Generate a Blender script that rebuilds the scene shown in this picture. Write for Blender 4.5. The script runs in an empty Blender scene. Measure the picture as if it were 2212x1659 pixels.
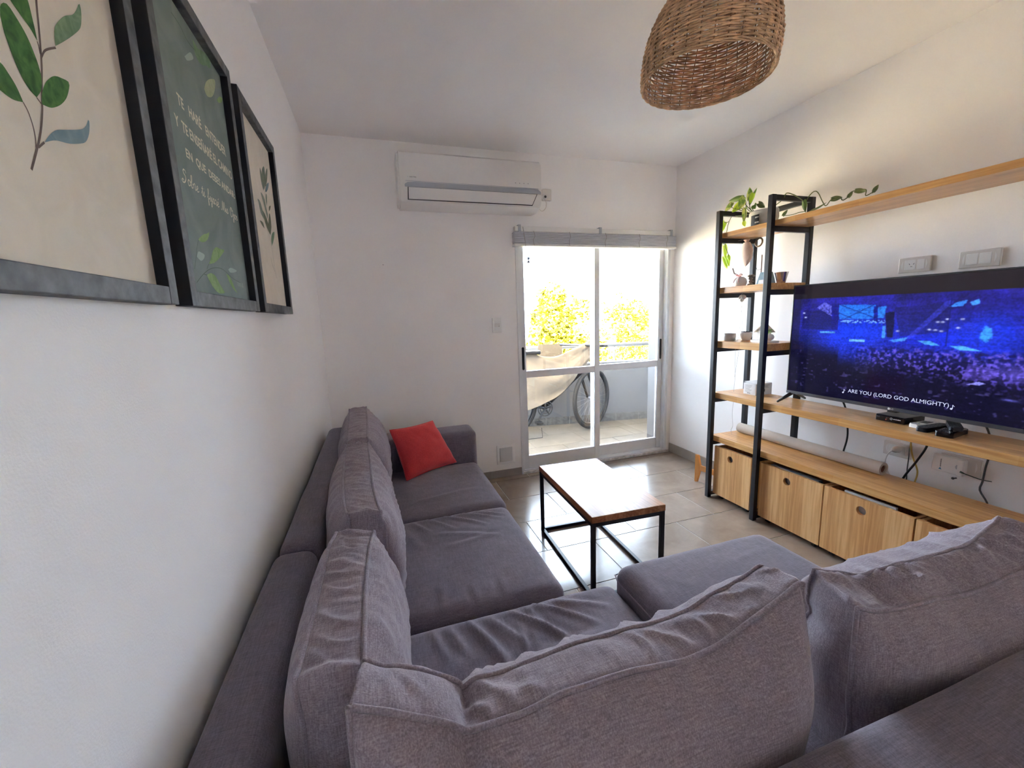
import bpy, bmesh, math, random
import numpy as np
from mathutils import Vector, Matrix, noise as mnoise

random.seed(7)
SC = bpy.context.scene
COL = SC.collection

# ------------------------------------------------------------------ camera
CAM_LOC = (0.363, -3.2599, 1.3548)
F_PX = 898.9112
def cam_rot(yaw, pitch, roll):
    cy, sy = math.cos(yaw), math.sin(yaw)
    cp, sp = math.cos(pitch), math.sin(pitch)
    fwd = Vector((sy * cp, cy * cp, sp)); right = Vector((cy, -sy, 0)); up = right.cross(fwd)
    cr, sr = math.cos(roll), math.sin(roll)
    r2 = right * cr + up * sr; u2 = up * cr - right * sr
    return Matrix(((r2.x, u2.x, -fwd.x), (r2.y, u2.y, -fwd.y), (r2.z, u2.z, -fwd.z)))
cd = bpy.data.cameras.new('camera'); cam = bpy.data.objects.new('camera', cd); COL.objects.link(cam)
cam.matrix_world = Matrix.Translation(CAM_LOC) @ cam_rot(.3102, -.1618, -.0353).to_4x4()
cd.sensor_fit = 'HORIZONTAL'; cd.sensor_width = 36.0; cd.lens = F_PX / 2212 * 36.0
cd.clip_start = 0.02; cd.clip_end = 400
SC.camera = cam

# ------------------------------------------------------------------ sky, sun, exposure
W = bpy.data.worlds.new('hazy_sky'); SC.world = W; W.use_nodes = True
bg = W.node_tree.nodes['Background']
bg.inputs['Color'].default_value = (0.73, 0.835, 1.0, 1); bg.inputs['Strength'].default_value = 25.0
sl = bpy.data.lights.new('sun', 'SUN'); sl.energy = 215.0; sl.angle = math.radians(0.6); sl.color = (1.0, 0.87, 0.70)
so = bpy.data.objects.new('sun', sl); COL.objects.link(so)
so.rotation_euler = Vector((0.28, 0.52, -0.80)).to_track_quat('-Z', 'Y').to_euler()
SC.view_settings.view_transform = 'Standard'
SC.view_settings.look = 'None'
SC.view_settings.gamma = 1.0
SC.view_settings.use_curve_mapping = False
SC.view_settings.exposure = 0.84
SC.cycles.max_bounces = 18; SC.cycles.diffuse_bounces = 16; SC.cycles.transparent_max_bounces = 12
SC.cycles.sample_clamp_indirect = 40.0

# ------------------------------------------------------------------ materials
def new_mat(name):
    m = bpy.data.materials.new(name); m.use_nodes = True
    return m, m.node_tree, m.node_tree.nodes, m.node_tree.links, m.node_tree.nodes['Principled BSDF']
def plain(name, col, rough=0.5, metal=0.0, spec=0.5, var=0.0, vscale=20, bump=0.0, bscale=200, stretch=None):
    m, nt, N, L, b = new_mat(name)
    b.inputs['Base Color'].default_value = (*col, 1); b.inputs['Roughness'].default_value = rough
    b.inputs['Metallic'].default_value = metal; b.inputs['Specular IOR Level'].default_value = spec
    tc = N.new('ShaderNodeTexCoord'); mp = N.new('ShaderNodeMapping'); L.new(tc.outputs['Object'], mp.inputs['Vector'])
    if stretch: mp.inputs['Scale'].default_value = stretch
    if var > 0:
        n = N.new('ShaderNodeTexNoise'); n.inputs['Scale'].default_value = vscale; n.inputs['Detail'].default_value = 5
        L.new(mp.outputs[0], n.inputs['Vector'])
        r = N.new('ShaderNodeValToRGB')
        r.color_ramp.elements[0].position = .3; r.color_ramp.elements[1].position = .7
        r.color_ramp.elements[0].color = (*[c * (1 - var) for c in col], 1)
        r.color_ramp.elements[1].color = (*[min(1, c * (1 + var)) for c in col], 1)
        L.new(n.outputs['Fac'], r.inputs[0]); L.new(r.outputs[0], b.inputs['Base Color'])
    if bump > 0:
        n2 = N.new('ShaderNodeTexNoise'); n2.inputs['Scale'].default_value = bscale; n2.inputs['Detail'].default_value = 3
        L.new(mp.outputs[0], n2.inputs['Vector'])
        bp_ = N.new('ShaderNodeBump'); bp_.inputs['Strength'].default_value = bump; bp_.inputs['Distance'].default_value = .004
        L.new(n2.outputs['Fac'], bp_.inputs['Height']); L.new(bp_.outputs[0], b.inputs['Normal'])
    return m
def linen(name, col, dark, light, scale=1.0, bump=0.25):
    """woven cloth: thread slubs in three directions"""
    m, nt, N, L, b = new_mat(name)
    tc = N.new('ShaderNodeTexCoord')
    acc = None
    for sc in ((420, 420, 28), (420, 28, 420), (28, 420, 420)):
        mp = N.new('ShaderNodeMapping'); mp.inputs['Scale'].default_value = [s * scale for s in sc]
        L.new(tc.outputs['Object'], mp.inputs['Vector'])
        n = N.new('ShaderNodeTexNoise'); n.inputs['Scale'].default_value = 1.0; n.inputs['Detail'].default_value = 2
        L.new(mp.outputs[0], n.inputs['Vector'])
        if acc is None: acc = n.outputs['Fac']
        else:
            a = N.new('ShaderNodeMath'); a.operation = 'ADD'; L.new(acc, a.inputs[0]); L.new(n.outputs['Fac'], a.inputs[1]); acc = a.outputs[0]
    dv = N.new('ShaderNodeMath'); dv.operation = 'DIVIDE'; dv.inputs[1].default_value = 3; L.new(acc, dv.inputs[0])
    big = N.new('ShaderNodeTexNoise'); big.inputs['Scale'].default_value = 5; big.inputs['Detail'].default_value = 4
    L.new(tc.outputs['Object'], big.inputs['Vector'])
    mx = N.new('ShaderNodeMath'); mx.operation = 'MULTIPLY_ADD'; mx.inputs[1].default_value = .18
    L.new(big.outputs['Fac'], mx.inputs[0]); L.new(dv.outputs[0], mx.inputs[2])
    r = N.new('ShaderNodeValToRGB'); e = r.color_ramp.elements
    e[0].position = .45; e[0].color = (*dark, 1); e[1].position = .75; e[1].color = (*light, 1)
    k = r.color_ramp.elements.new(.59); k.color = (*col, 1)
    L.new(mx.outputs[0], r.inputs[0]); L.new(r.outputs[0], b.inputs['Base Color'])
    b.inputs['Roughness'].default_value = .9; b.inputs['Specular IOR Level'].default_value = .15
    b.inputs['Sheen Weight'].default_value = .25; b.inputs['Sheen Roughness'].default_value = .45
    bp_ = N.new('ShaderNodeBump'); bp_.inputs['Strength'].default_value = bump; bp_.inputs['Distance'].default_value = .0015
    L.new(dv.outputs[0], bp_.inputs['Height']); L.new(bp_.outputs[0], b.inputs['Normal'])
    return m
def wood(name, c1, c2, c3, axis='Y', rough=.35, stave=(.32, .045), spec=.5):
    """finger-jointed staves running along one axis, each stave its own tone, with grain"""
    m, nt, N, L, b = new_mat(name)
    tc = N.new('ShaderNodeTexCoord'); mp = N.new('ShaderNodeMapping'); L.new(tc.outputs['Object'], mp.inputs['Vector'])
    sx_ = N.new('ShaderNodeSeparateXYZ'); cx_ = N.new('ShaderNodeCombineXYZ'); L.new(mp.outputs[0], sx_.inputs[0])
    for k_, ch_ in enumerate({'Y': 'YXZ', 'Z': 'ZYX'}[axis]): L.new(sx_.outputs[ch_], cx_.inputs[k_])
    mp = cx_
    br = N.new('ShaderNodeTexBrick'); br.inputs['Scale'].default_value = 1; br.offset = .37; br.squash = 1
    br.inputs['Brick Width'].default_value = stave[0]; br.inputs['Row Height'].default_value = stave[1]
    br.inputs['Mortar Size'].default_value = 0.0; br.inputs['Bias'].default_value = 0
    br.inputs['Color1'].default_value = (0, 0, 0, 1); br.inputs['Color2'].default_value = (1, 1, 1, 1)
    L.new(mp.outputs[0], br.inputs['Vector'])
    mp2 = N.new('ShaderNodeMapping'); mp2.inputs['Scale'].default_value = (3.5, 75, 75); L.new(mp.outputs[0], mp2.inputs['Vector'])
    n = N.new('ShaderNodeTexNoise'); n.inputs['Scale'].default_value = 1; n.inputs['Detail'].default_value = 6; n.inputs['Distortion'].default_value = .6
    L.new(mp2.outputs[0], n.inputs['Vector'])
    mp3 = N.new('ShaderNodeMapping'); mp3.inputs['Scale'].default_value = (2.2, 9, 9); L.new(mp.outputs[0], mp3.inputs['Vector'])
    n3 = N.new('ShaderNodeTexNoise'); n3.inputs['Scale'].default_value = 1; n3.inputs['Detail'].default_value = 3
    L.new(mp3.outputs[0], n3.inputs['Vector'])
    sep = N.new('ShaderNodeMath'); sep.operation = 'MULTIPLY_ADD'; sep.inputs[1].default_value = .24
    L.new(br.outputs['Color'], sep.inputs[0]); L.new(n.outputs['Fac'], sep.inputs[2])
    s2 = N.new('ShaderNodeMath'); s2.operation = 'MULTIPLY_ADD'; s2.inputs[1].default_value = .35
    L.new(n3.outputs['Fac'], s2.inputs[0]); L.new(sep.outputs[0], s2.inputs[2])
    r = N.new('ShaderNodeValToRGB'); e = r.color_ramp.elements
    e[0].position = .5; e[0].color = (*c1, 1); e[1].position = 1.05 if False else 1.0; e[1].color = (*c3, 1)
    k = e.new(.78); k.color = (*c2, 1)
    L.new(s2.outputs[0], r.inputs[0]); L.new(r.outputs[0], b.inputs['Base Color'])
    b.inputs['Roughness'].default_value = rough; b.inputs['Specular IOR Level'].default_value = spec
    bp_ = N.new('ShaderNodeBump'); bp_.inputs['Strength'].default_value = .08; bp_.inputs['Distance'].default_value = .001
    L.new(n.outputs['Fac'], bp_.inputs['Height']); L.new(bp_.outputs[0], b.inputs['Normal'])
    return m
def emit(name, col, strength):
    m, nt, N, L, b = new_mat(name)
    b.inputs['Base Color'].default_value = (0, 0, 0, 1); b.inputs['Emission Color'].default_value = (*col, 1)
    b.inputs['Emission Strength'].default_value = strength
    return m
def glass_mat(name, tint, gloss=.07):
    m, nt, N, L, b = new_mat(name); N.remove(b)
    tr = N.new('ShaderNodeBsdfTransparent'); tr.inputs[0].default_value = (*tint, 1)
    gl = N.new('ShaderNodeBsdfGlossy'); gl.inputs['Roughness'].default_value = .01
    fr = N.new('ShaderNodeFresnel'); fr.inputs['IOR'].default_value = 1.45
    mx = N.new('ShaderNodeMixShader'); L.new(fr.outputs[0], mx.inputs[0]); L.new(tr.outputs[0], mx.inputs[1]); L.new(gl.outputs[0], mx.inputs[2])
    L.new(mx.outputs[0], N['Material Output'].inputs[0])
    return m
def tile_mat(name, base, vein, rough, spec=.5):
    m, nt, N, L, b = new_mat(name)
    tc = N.new('ShaderNodeTexCoord'); oi = N.new('ShaderNodeObjectInfo')
    ad = N.new('ShaderNodeVectorMath'); ad.operation = 'ADD'
    ml = N.new('ShaderNodeMath'); ml.operation = 'MULTIPLY'; ml.inputs[1].default_value = 37.0
    L.new(oi.outputs['Random'], ml.inputs[0]); L.new(tc.outputs['Object'], ad.inputs[0]); L.new(ml.outputs[0], ad.inputs[1])
    n = N.new('ShaderNodeTexNoise'); n.inputs['Scale'].default_value = 5; n.inputs['Detail'].default_value = 8; n.inputs['Roughness'].default_value = .62; n.inputs['Distortion'].default_value = .5
    L.new(ad.outputs[0], n.inputs['Vector'])
    r = N.new('ShaderNodeValToRGB'); e = r.color_ramp.elements
    e[0].position = .3; e[0].color = (*base, 1); e[1].position = .72; e[1].color = (*vein, 1)
    L.new(n.outputs['Fac'], r.inputs[0])
    hs = N.new('ShaderNodeHueSaturation'); L.new(r.outputs[0], hs.inputs['Color'])
    mr = N.new('ShaderNodeMapRange'); mr.inputs['To Min'].default_value = .94; mr.inputs['To Max'].default_value = 1.06
    L.new(oi.outputs['Random'], mr.inputs[0]); L.new(mr.outputs[0], hs.inputs['Value']); L.new(hs.outputs[0], b.inputs['Base Color'])
    b.inputs['Roughness'].default_value = rough; b.inputs['Specular IOR Level'].default_value = spec
    return m

M = {}
M['wall'] = plain('white_wall_paint', (.90, .885, .875), .7, var=.015, vscale=3, bump=.12, bscale=260)
M['ceil'] = plain('ceiling_paint', (.90, .89, .885), .8, var=.01, vscale=3, bump=.06, bscale=200)
M['tile'] = tile_mat('taupe_porcelain', (.225, .165, .122), (.32, .253, .20), .2, .85)
M['btile'] = tile_mat('balcony_porcelain', (.12, .107, .092), (.19, .172, .15), .45)
M['grout'] = plain('light_grout', (.56, .54, .50), .9, var=.1, vscale=60)
M['seat'] = linen('charcoal_mauve_upholstery', (.182, .156, .190), (.125, .107, .132), (.25, .218, .262))
M['cush'] = linen('washed_mauve_linen', (.28, .23, .268), (.185, .15, .178), (.42, .36, .405), scale=1.05, bump=.35)
M['pipe'] = linen('mauve_piping', (.27, .225, .265), (.18, .15, .18), (.40, .35, .40))
M['red'] = linen('brick_red_cotton', (.64, .066, .066), (.54, .05, .05), (.72, .10, .09))
M['pine'] = wood('varnished_pine', (.42, .19, .055), (.58, .295, .095), (.70, .41, .155), 'Y', .3)
M['pinez'] = wood('pine_panel', (.52, .255, .085), (.68, .375, .145), (.78, .48, .215), 'Z', .42, stave=(1.2, .09))
M['table'] = wood('honey_table_staves', (.20, .075, .03), (.34, .145, .06), (.47, .23, .105), 'Y', .3, stave=(.3, .035), spec=.16)
M['standw'] = plain('orange_beech', (.62, .27, .07), .5, var=.12, vscale=14, stretch=(1, 1, .2))
M['steel'] = plain('black_steel', (.012, .012, .015), .42, spec=.4, var=.2, vscale=40)
M['alu'] = plain('grey_aluminium', (.72, .73, .75), .4, metal=.1, var=.03, vscale=10)
M['black'] = plain('black_plastic', (.010, .010, .012), .35, var=.1)
M['gloss'] = plain('gloss_black', (.006, .006, .008), .12)
M['dgrey'] = plain('dark_grey_plastic', (.05, .05, .053), .4, var=.1)
M['white'] = plain('white_plastic', (.80, .79, .77), .38, var=.01)
M['cream'] = plain('ivory_plastic', (.70, .66, .62), .4, var=.02)
M['pale'] = plain('pale_grey_plastic', (.42, .45, .50), .35, var=.02)
M['frame'] = plain('charcoal_painted_wood', (.11, .112, .118), .65, var=.45, vscale=35, bump=.2, bscale=90)
M['ceramic'] = plain('white_ceramic', (.78, .76, .73), .35, var=.03)
M['soil'] = plain('dark_soil', (.03, .022, .016), .95, var=.4, vscale=120, bump=.6)
M['glass'] = glass_mat('door_glass', (.90, .93, .94))
M['blind'] = plain('pale_grey_wood_slat', (.66, .67, .73), .6, var=.08, vscale=12, stretch=(.2, 4, 4))
M['wick'] = plain('natural_wicker', (.78, .48, .28), .6, var=.4, vscale=45)
M['wickd'] = plain('wicker_stake', (.38, .22, .12), .65, var=.3, vscale=45)
M['leaf'] = None
M['concrete'] = plain('grey_painted_render', (.15, .155, .17), .85, var=.05, vscale=5, bump=.2, bscale=120)
M['rail'] = plain('grey_painted_rail', (.27, .275, .29), .45)
M['sheet'] = linen('beige_cotton_sheet', (.20, .165, .13), (.175, .145, .112), (.235, .195, .155), bump=.1)
M['rubber'] = plain('tyre_rubber', (.03, .03, .032), .75, bump=.2, bscale=120)
M['bikemetal'] = plain('brushed_bike_metal', (.35, .35, .37), .35, metal=.8)
M['bark'] = plain('bark', (.16, .11, .07), .9, var=.4, vscale=20)
M['foliage'] = plain('sunlit_foliage', (.17, .155, .010), .9, spec=.05, var=.6, vscale=3)
M['ground'] = plain('dry_street_ground', (.44, .37, .25), .95, var=.2, vscale=.5)
M['bgrout'] = plain('balcony_grout', (.13, .12, .105), .9)
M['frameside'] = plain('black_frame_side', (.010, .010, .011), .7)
M['paper'] = plain('kraft_paper', (.47, .40, .33), .8, var=.06, vscale=8)
M['card'] = plain('white_card', (.72, .72, .72), .6, var=.02)
M['ink'] = plain('grey_print_ink', (.12, .12, .13), .6)
M['cord'] = plain('pale_string', (.42, .39, .36), .9)
M['yellowc'] = plain('yellow_cable', (.50, .34, .07), .5)
M['chrome'] = plain('polished_steel', (.62, .58, .58), .18, metal=1.0)
M['baseb'] = tile_mat('skirting_porcelain', (.32, .275, .235), (.42, .365, .32), .4)
M['bbaseb'] = plain('mottled_stone_skirting', (.12, .12, .12), .6, var=.35, vscale=22)
M['txt'] = plain('cream_lettering', (.76, .72, .58), .7)

# ------------------------------------------------------------------ mesh helpers
class MB:
    def __init__(s): s.v = []; s.f = []
    def add(s, v, f):
        o = len(s.v); s.v += [tuple(map(float, p)) for p in v]; s.f += [tuple(i + o for i in q) for q in f]; return s
    def box(s, x0, x1, y0, y1, z0, z1):
        v = [(x0, y0, z0), (x1, y0, z0), (x1, y1, z0), (x0, y1, z0), (x0, y0, z1), (x1, y0, z1), (x1, y1, z1), (x0, y1, z1)]
        return s.add(v, [(0, 3, 2, 1), (4, 5, 6, 7), (0, 1, 5, 4), (1, 2, 6, 5), (2, 3, 7, 6), (3, 0, 4, 7)])
    def bbox(s, x0, x1, y0, y1, z0, z1, r=.003):
        """box with chamfered edges"""
        bm = bmesh.new(); bmesh.ops.create_cube(bm, size=1)
        for v in bm.verts: v.co = Vector(((x0 + x1) / 2 + v.co.x * (x1 - x0), (y0 + y1) / 2 + v.co.y * (y1 - y0), (z0 + z1) / 2 + v.co.z * (z1 - z0)))
        bmesh.ops.bevel(bm, geom=bm.edges[:], offset=r, segments=2, affect='EDGES', profile=.5)
        return s.bm(bm)
    def bm(s, bm):
        bm.verts.ensure_lookup_table(); bm.verts.index_update()
        s.add([v.co for v in bm.verts], [[v.index for v in f.verts] for f in bm.faces]); bm.free(); return s
    def tube(s, pts, r, n=8, cap=True, closed=False):
        pts = [Vector(p) for p in pts]; rs = r if isinstance(r, (list, tuple)) else [r] * len(pts)
        rings = []; up = None; m = len(pts)
        for i, p in enumerate(pts):
            if closed: t = (pts[(i + 1) % m] - pts[i - 1])
            else: t = pts[min(i + 1, m - 1)] - pts[max(i - 1, 0)]
            if t.length < 1e-9: t = Vector((0, 0, 1))
            t.normalize()
            if up is None:
                up = Vector((0, 0, 1)) if abs(t.z) < .9 else Vector((1, 0, 0))
            a = up - t * up.dot(t)
            if a.length < 1e-6: a = t.orthogonal()
            a.normalize(); b = t.cross(a); up = a
            rings.append([p + a * (math.cos(2 * math.pi * k / n) * rs[i]) + b * (math.sin(2 * math.pi * k / n) * rs[i]) for k in range(n)])
        v = [q for R in rings for q in R]; f = []
        for i in range(m if closed else m - 1):
            j = (i + 1) % m
            for k in range(n):
                f.append((i * n + k, i * n + (k + 1) % n, j * n + (k + 1) % n, j * n + k))
        if cap and not closed:
            f.append(tuple(range(n))[::-1]); f.append(tuple((m - 1) * n + k for k in range(n)))
        return s.add(v, f)
    def lathe(s, prof, c=(0, 0, 0), n=24, M4=None):
        v = []; f = []
        for (r, z) in prof:
            for k in range(n):
                a = 2 * math.pi * k / n; p = Vector((r * math.cos(a), r * math.sin(a), z))
                if M4 is not None: p = M4 @ p
                v.append(p + Vector(c))
        for i in range(len(prof) - 1):
            for k in range(n):
                f.append((i * n + k, i * n + (k + 1) % n, (i + 1) * n + (k + 1) % n, (i + 1) * n + k))
        if prof[0][0] > 1e-6: f.append(tuple(range(n))[::-1])
        if prof[-1][0] > 1e-6: f.append(tuple((len(prof) - 1) * n + k for k in range(n)))
        return s.add(v, f)
    def prism(s, poly, fn, d0, d1):
        """2-D outline, fn(u, v, d) -> point, extruded from d0 to d1"""
        n = len(poly)
        v = [fn(u, w, d0) for u, w in poly] + [fn(u, w, d1) for u, w in poly]
        f = [tuple(range(n))[::-1], tuple(range(n, 2 * n))] + [(i, (i + 1) % n, n + (i + 1) % n, n + i) for i in range(n)]
        return s.add(v, f)
    def grid(s, P):
        nu = len(P); nv = len(P[0])
        return s.add([p for row in P for p in row], [(i * nv + j, (i + 1) * nv + j, (i + 1) * nv + j + 1, i * nv + j + 1) for i in range(nu - 1) for j in range(nv - 1)])
    def build(s, name, mat, parent=None, smooth=False, origin=None, fix=True, merge=False):
        me = bpy.data.meshes.new(name)
        o = Vector(WORLD[parent.name]) if parent is not None else Vector(origin if origin is not None else (0, 0, 0))
        if parent is None and origin is None and s.v:
            a = np.array(s.v); o = Vector(((a[:, 0].min() + a[:, 0].max()) / 2, (a[:, 1].min() + a[:, 1].max()) / 2, a[:, 2].min()))
        me.from_pydata([(p[0] - o.x, p[1] - o.y, p[2] - o.z) for p in s.v], [], s.f)
        me.materials.append(mat)
        if fix or merge:
            bm = bmesh.new(); bm.from_mesh(me)
            if merge: bmesh.ops.remove_doubles(bm, verts=bm.verts, dist=1e-5)
            if fix: bmesh.ops.recalc_face_normals(bm, faces=bm.faces)
            bm.to_mesh(me); bm.free()
        if smooth: me.polygons.foreach_set('use_smooth', [True] * len(me.polygons))
        me.update()
        ob = bpy.data.objects.new(name, me); COL.objects.link(ob)
        if parent is not None: ob.parent = parent; WORLD[ob.name] = WORLD[parent.name]
        else: ob.location = o; WORLD[ob.name] = tuple(o)
        return ob
WORLD = {}
def thing(name, label, cat, loc, group=None):
    o = bpy.data.objects.new(name, None); COL.objects.link(o); o.location = loc; o.empty_display_size = .05
    WORLD[o.name] = tuple(loc); return tag(o, label, cat, group)
def tag(o, label, cat, group=None, kind=None):
    o['label'] = label; o['category'] = cat
    if group: o['group'] = group
    if kind: o['kind'] = kind
    return o
def struct(o): o['kind'] = 'structure'; return o
def smooth_by(o, deg=35):
    me = o.data; bm = bmesh.new(); bm.from_mesh(me)
    for f in bm.faces: f.smooth = True
    for e in bm.edges:
        if len(e.link_faces) == 2 and e.calc_face_angle(0) > math.radians(deg): e.smooth = False
    bm.to_mesh(me); bm.free(); return o
def cr(pts, n):
    """Catmull-Rom resample by arc length"""
    P = [Vector(p) for p in pts]
    if len(P) == 2: return [P[0].lerp(P[1], i / (n - 1)) for i in range(n)]
    Q = [P[0] * 2 - P[1]] + P + [P[-1] * 2 - P[-2]]; dense = []
    for i in range(1, len(Q) - 2):
        for k in range(16):
            t = k / 16; a, b, c, d = Q[i - 1], Q[i], Q[i + 1], Q[i + 2]
            dense.append(.5 * ((2 * b) + (c - a) * t + (2 * a - 5 * b + 4 * c - d) * t * t + (3 * b - a - 3 * c + d) * t ** 3))
    dense.append(P[-1]); L = [0]
    for i in range(1, len(dense)): L.append(L[-1] + (dense[i] - dense[i - 1]).length)
    out = []; j = 0
    for i in range(n):
        s = L[-1] * i / (n - 1)
        while j < len(L) - 2 and L[j + 1] < s: j += 1
        w = (s - L[j]) / max(1e-9, L[j + 1] - L[j]); out.append(dense[j].lerp(dense[j + 1], min(1, max(0, w))))
    return out
def nz(x, y, z=0.0): return mnoise.noise(Vector((x, y, z)))
def text_mb(body, origin, xd, yd, width, height=None, thick=.0006, spacing=1.0, bold=0.0):
    """lettering laid flat: xd, yd are the text's right and up directions"""
    cu = bpy.data.curves.new('lettering', 'FONT'); cu.body = body; cu.size = 1; cu.space_character = spacing; cu.extrude = .0; cu.offset = bold; cu.resolution_u = 3
    ob = bpy.data.objects.new('lettering', cu); COL.objects.link(ob)
    bpy.context.view_layer.update()
    me = bpy.data.meshes.new_from_object(ob.evaluated_get(bpy.context.evaluated_depsgraph_get()))
    V = np.array([v.co[:] for v in me.vertices]) if len(me.vertices) else np.zeros((0, 3)); F = [tuple(p.vertices) for p in me.polygons]
    bpy.data.objects.remove(ob); bpy.data.curves.remove(cu); bpy.data.meshes.remove(me)
    mb = MB()
    if not len(V): return mb
    x0, x1, y0, y1 = V[:, 0].min(), V[:, 0].max(), V[:, 1].min(), V[:, 1].max()
    sx = width / (x1 - x0); sy = (height / (y1 - y0)) if height else sx
    xd, yd, og = Vector(xd), Vector(yd), Vector(origin); nd = xd.cross(yd).normalized()
    mb.add([og + xd * ((x - x0) * sx) + yd * ((y - y0) * sy) + nd * thick for x, y, _ in V], F)
    return mb
# ------------------------------------------------------------------ room shell
RW, RH, RY = 3.0, 2.6, -8.0
struct(MB().box(-.2, 0, RY - .2, .29, -.1, RH + .2).build('wall_left', M['wall']))
struct(MB().box(RW, RW + .2, RY - .2, .29, -.1, RH + .2).build('wall_right', M['wall']))
DX0, DX1, DZ1 = 1.472, 2.955, 2.0
struct(MB().box(0, DX0, 0, .29, -.1, RH).box(DX1, RW, 0, .29, -.1, RH).box(DX0, DX1, 0, .29, DZ1, RH).build('wall_back', M['wall']))
struct(MB().box(0, .9, RY - .2, RY, -.1, RH).box(1.18, RW, RY - .2, RY, -.1, RH).box(.9, 1.18, RY - .2, RY, -.1, 1.1).box(.9, 1.18, RY - .2, RY, 1.9, RH).build('wall_rear', M['wall']))  # opening sized for the added fill window, behind the camera
w1 = struct(MB().box(.9, 1.18, RY - .14, RY - .09, 1.1, 1.14).box(.9, 1.18, RY - .14, RY - .09, 1.86, 1.9).box(.9, .94, RY - .14, RY - .09, 1.14, 1.86).box(1.14, 1.18, RY - .14, RY - .09, 1.14, 1.86).build('fill_window', M['alu']))  # unseen rear window, added to let fill light into the room
struct(MB().box(0, RW, RY - .2, .29, RH, RH + .2).build('ceiling', M['ceil']))

# floor: light grout bed with separate porcelain tiles laid in running bond
TW, TH, JT = .603, .3665, .004
def tiles(parent, x0, x1, y0, y1, yref, xref, mat, z, name='floor_tile'):
    cache = {}
    k0 = math.floor((y0 - yref) / TH) - 1
    for k in range(k0, k0 + int((y1 - y0) / TH) + 4):
        ya, yb = yref + k * TH + JT / 2, yref + (k + 1) * TH - JT / 2
        ya, yb = max(ya, y0), min(yb, y1)
        if yb - ya < .01: continue
        xo = xref + (TW / 2 if k % 2 else 0)
        i0 = math.floor((x0 - xo) / TW) - 1
        for i in range(i0, i0 + int((x1 - x0) / TW) + 4):
            xa, xb = max(xo + i * TW + JT / 2, x0), min(xo + (i + 1) * TW - JT / 2, x1)
            if xb - xa < .01: continue
            key = (round(xb - xa, 4), round(yb - ya, 4))
            if key not in cache:
                w, h = key[0] / 2, key[1] / 2; c = .0012
                me = bpy.data.meshes.new(name)
                v = [(-w, -h, -.006), (w, -h, -.006), (w, h, -.006), (-w, h, -.006), (-w, -h, -c), (w, -h, -c), (w, h, -c), (-w, h, -c),
                     (-w + c, -h + c, 0), (w - c, -h + c, 0), (w - c, h - c, 0), (-w + c, h - c, 0)]
                f = [(8, 9, 10, 11)] + [(a, (a + 1) % 4, (a + 1) % 4 + 4, a + 4) for a in range(4)] + [(a + 4, (a + 1) % 4 + 4, (a + 1) % 4 + 8, a + 8) for a in range(4)]
                me.from_pydata(v, [], f); me.materials.append(mat); cache[key] = me
            o = bpy.data.objects.new(name, cache[key]); COL.objects.link(o); o.parent = parent
            o.location = ((xa + xb) / 2, (ya + yb) / 2, z)
fl = struct(MB().box(0, RW, RY, 0, -.1, -.0022).build('floor', M['grout'], origin=(0, 0, 0)))
tiles(fl, 0, RW, RY, 0, -.45, 1.21, M['tile'], 0)

# skirting in tile lengths
def skirting(name, pts, mat, h=.082, t=.009, L=.6, parentmat=None, off=0.0):
    (x0, y0), (x1, y1), (nx, ny) = pts
    P = MB(); a = Vector((x0, y0, 0)); b = Vector((x1, y1, 0)); n = Vector((nx, ny, 0)); d = (b - a).normalized(); T = (b - a).length
    def seg(mb, s, e, z0, z1, t0, t1):
        q = [a + d * s + n * t0, a + d * e + n * t0, a + d * e + n * t1, a + d * s + n * t1]
        mb.add([(p.x, p.y, z0) for p in q] + [(p.x, p.y, z1) for p in q], [(0, 3, 2, 1), (4, 5, 6, 7), (0, 1, 5, 4), (1, 2, 6, 5), (2, 3, 7, 6), (3, 0, 4, 7)]); return mb
    par = struct(seg(P, 0, T, 0, h - .002, 0, t - .002).build(name, M['grout'], origin=(0, 0, 0)))
    s = -off
    while s < T:
        e = min(s + L - .002, T); s2 = max(s, 0)
        if e - s2 > .01: seg(MB(), s2, e, 0.0005, h, .0005, t).build('skirting_tile', mat, par)
        s += L
skirting('baseboard_right', ((RW, 0), (RW, RY), (-1, 0)), M['baseb'], off=.18)
skirting('baseboard_back', ((0, 0), (DX0 - .004, 0), (0, -1)), M['baseb'], h=.062)
skirting('baseboard_left', ((0, RY), (0, 0), (1, 0)), M['baseb'])

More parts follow.
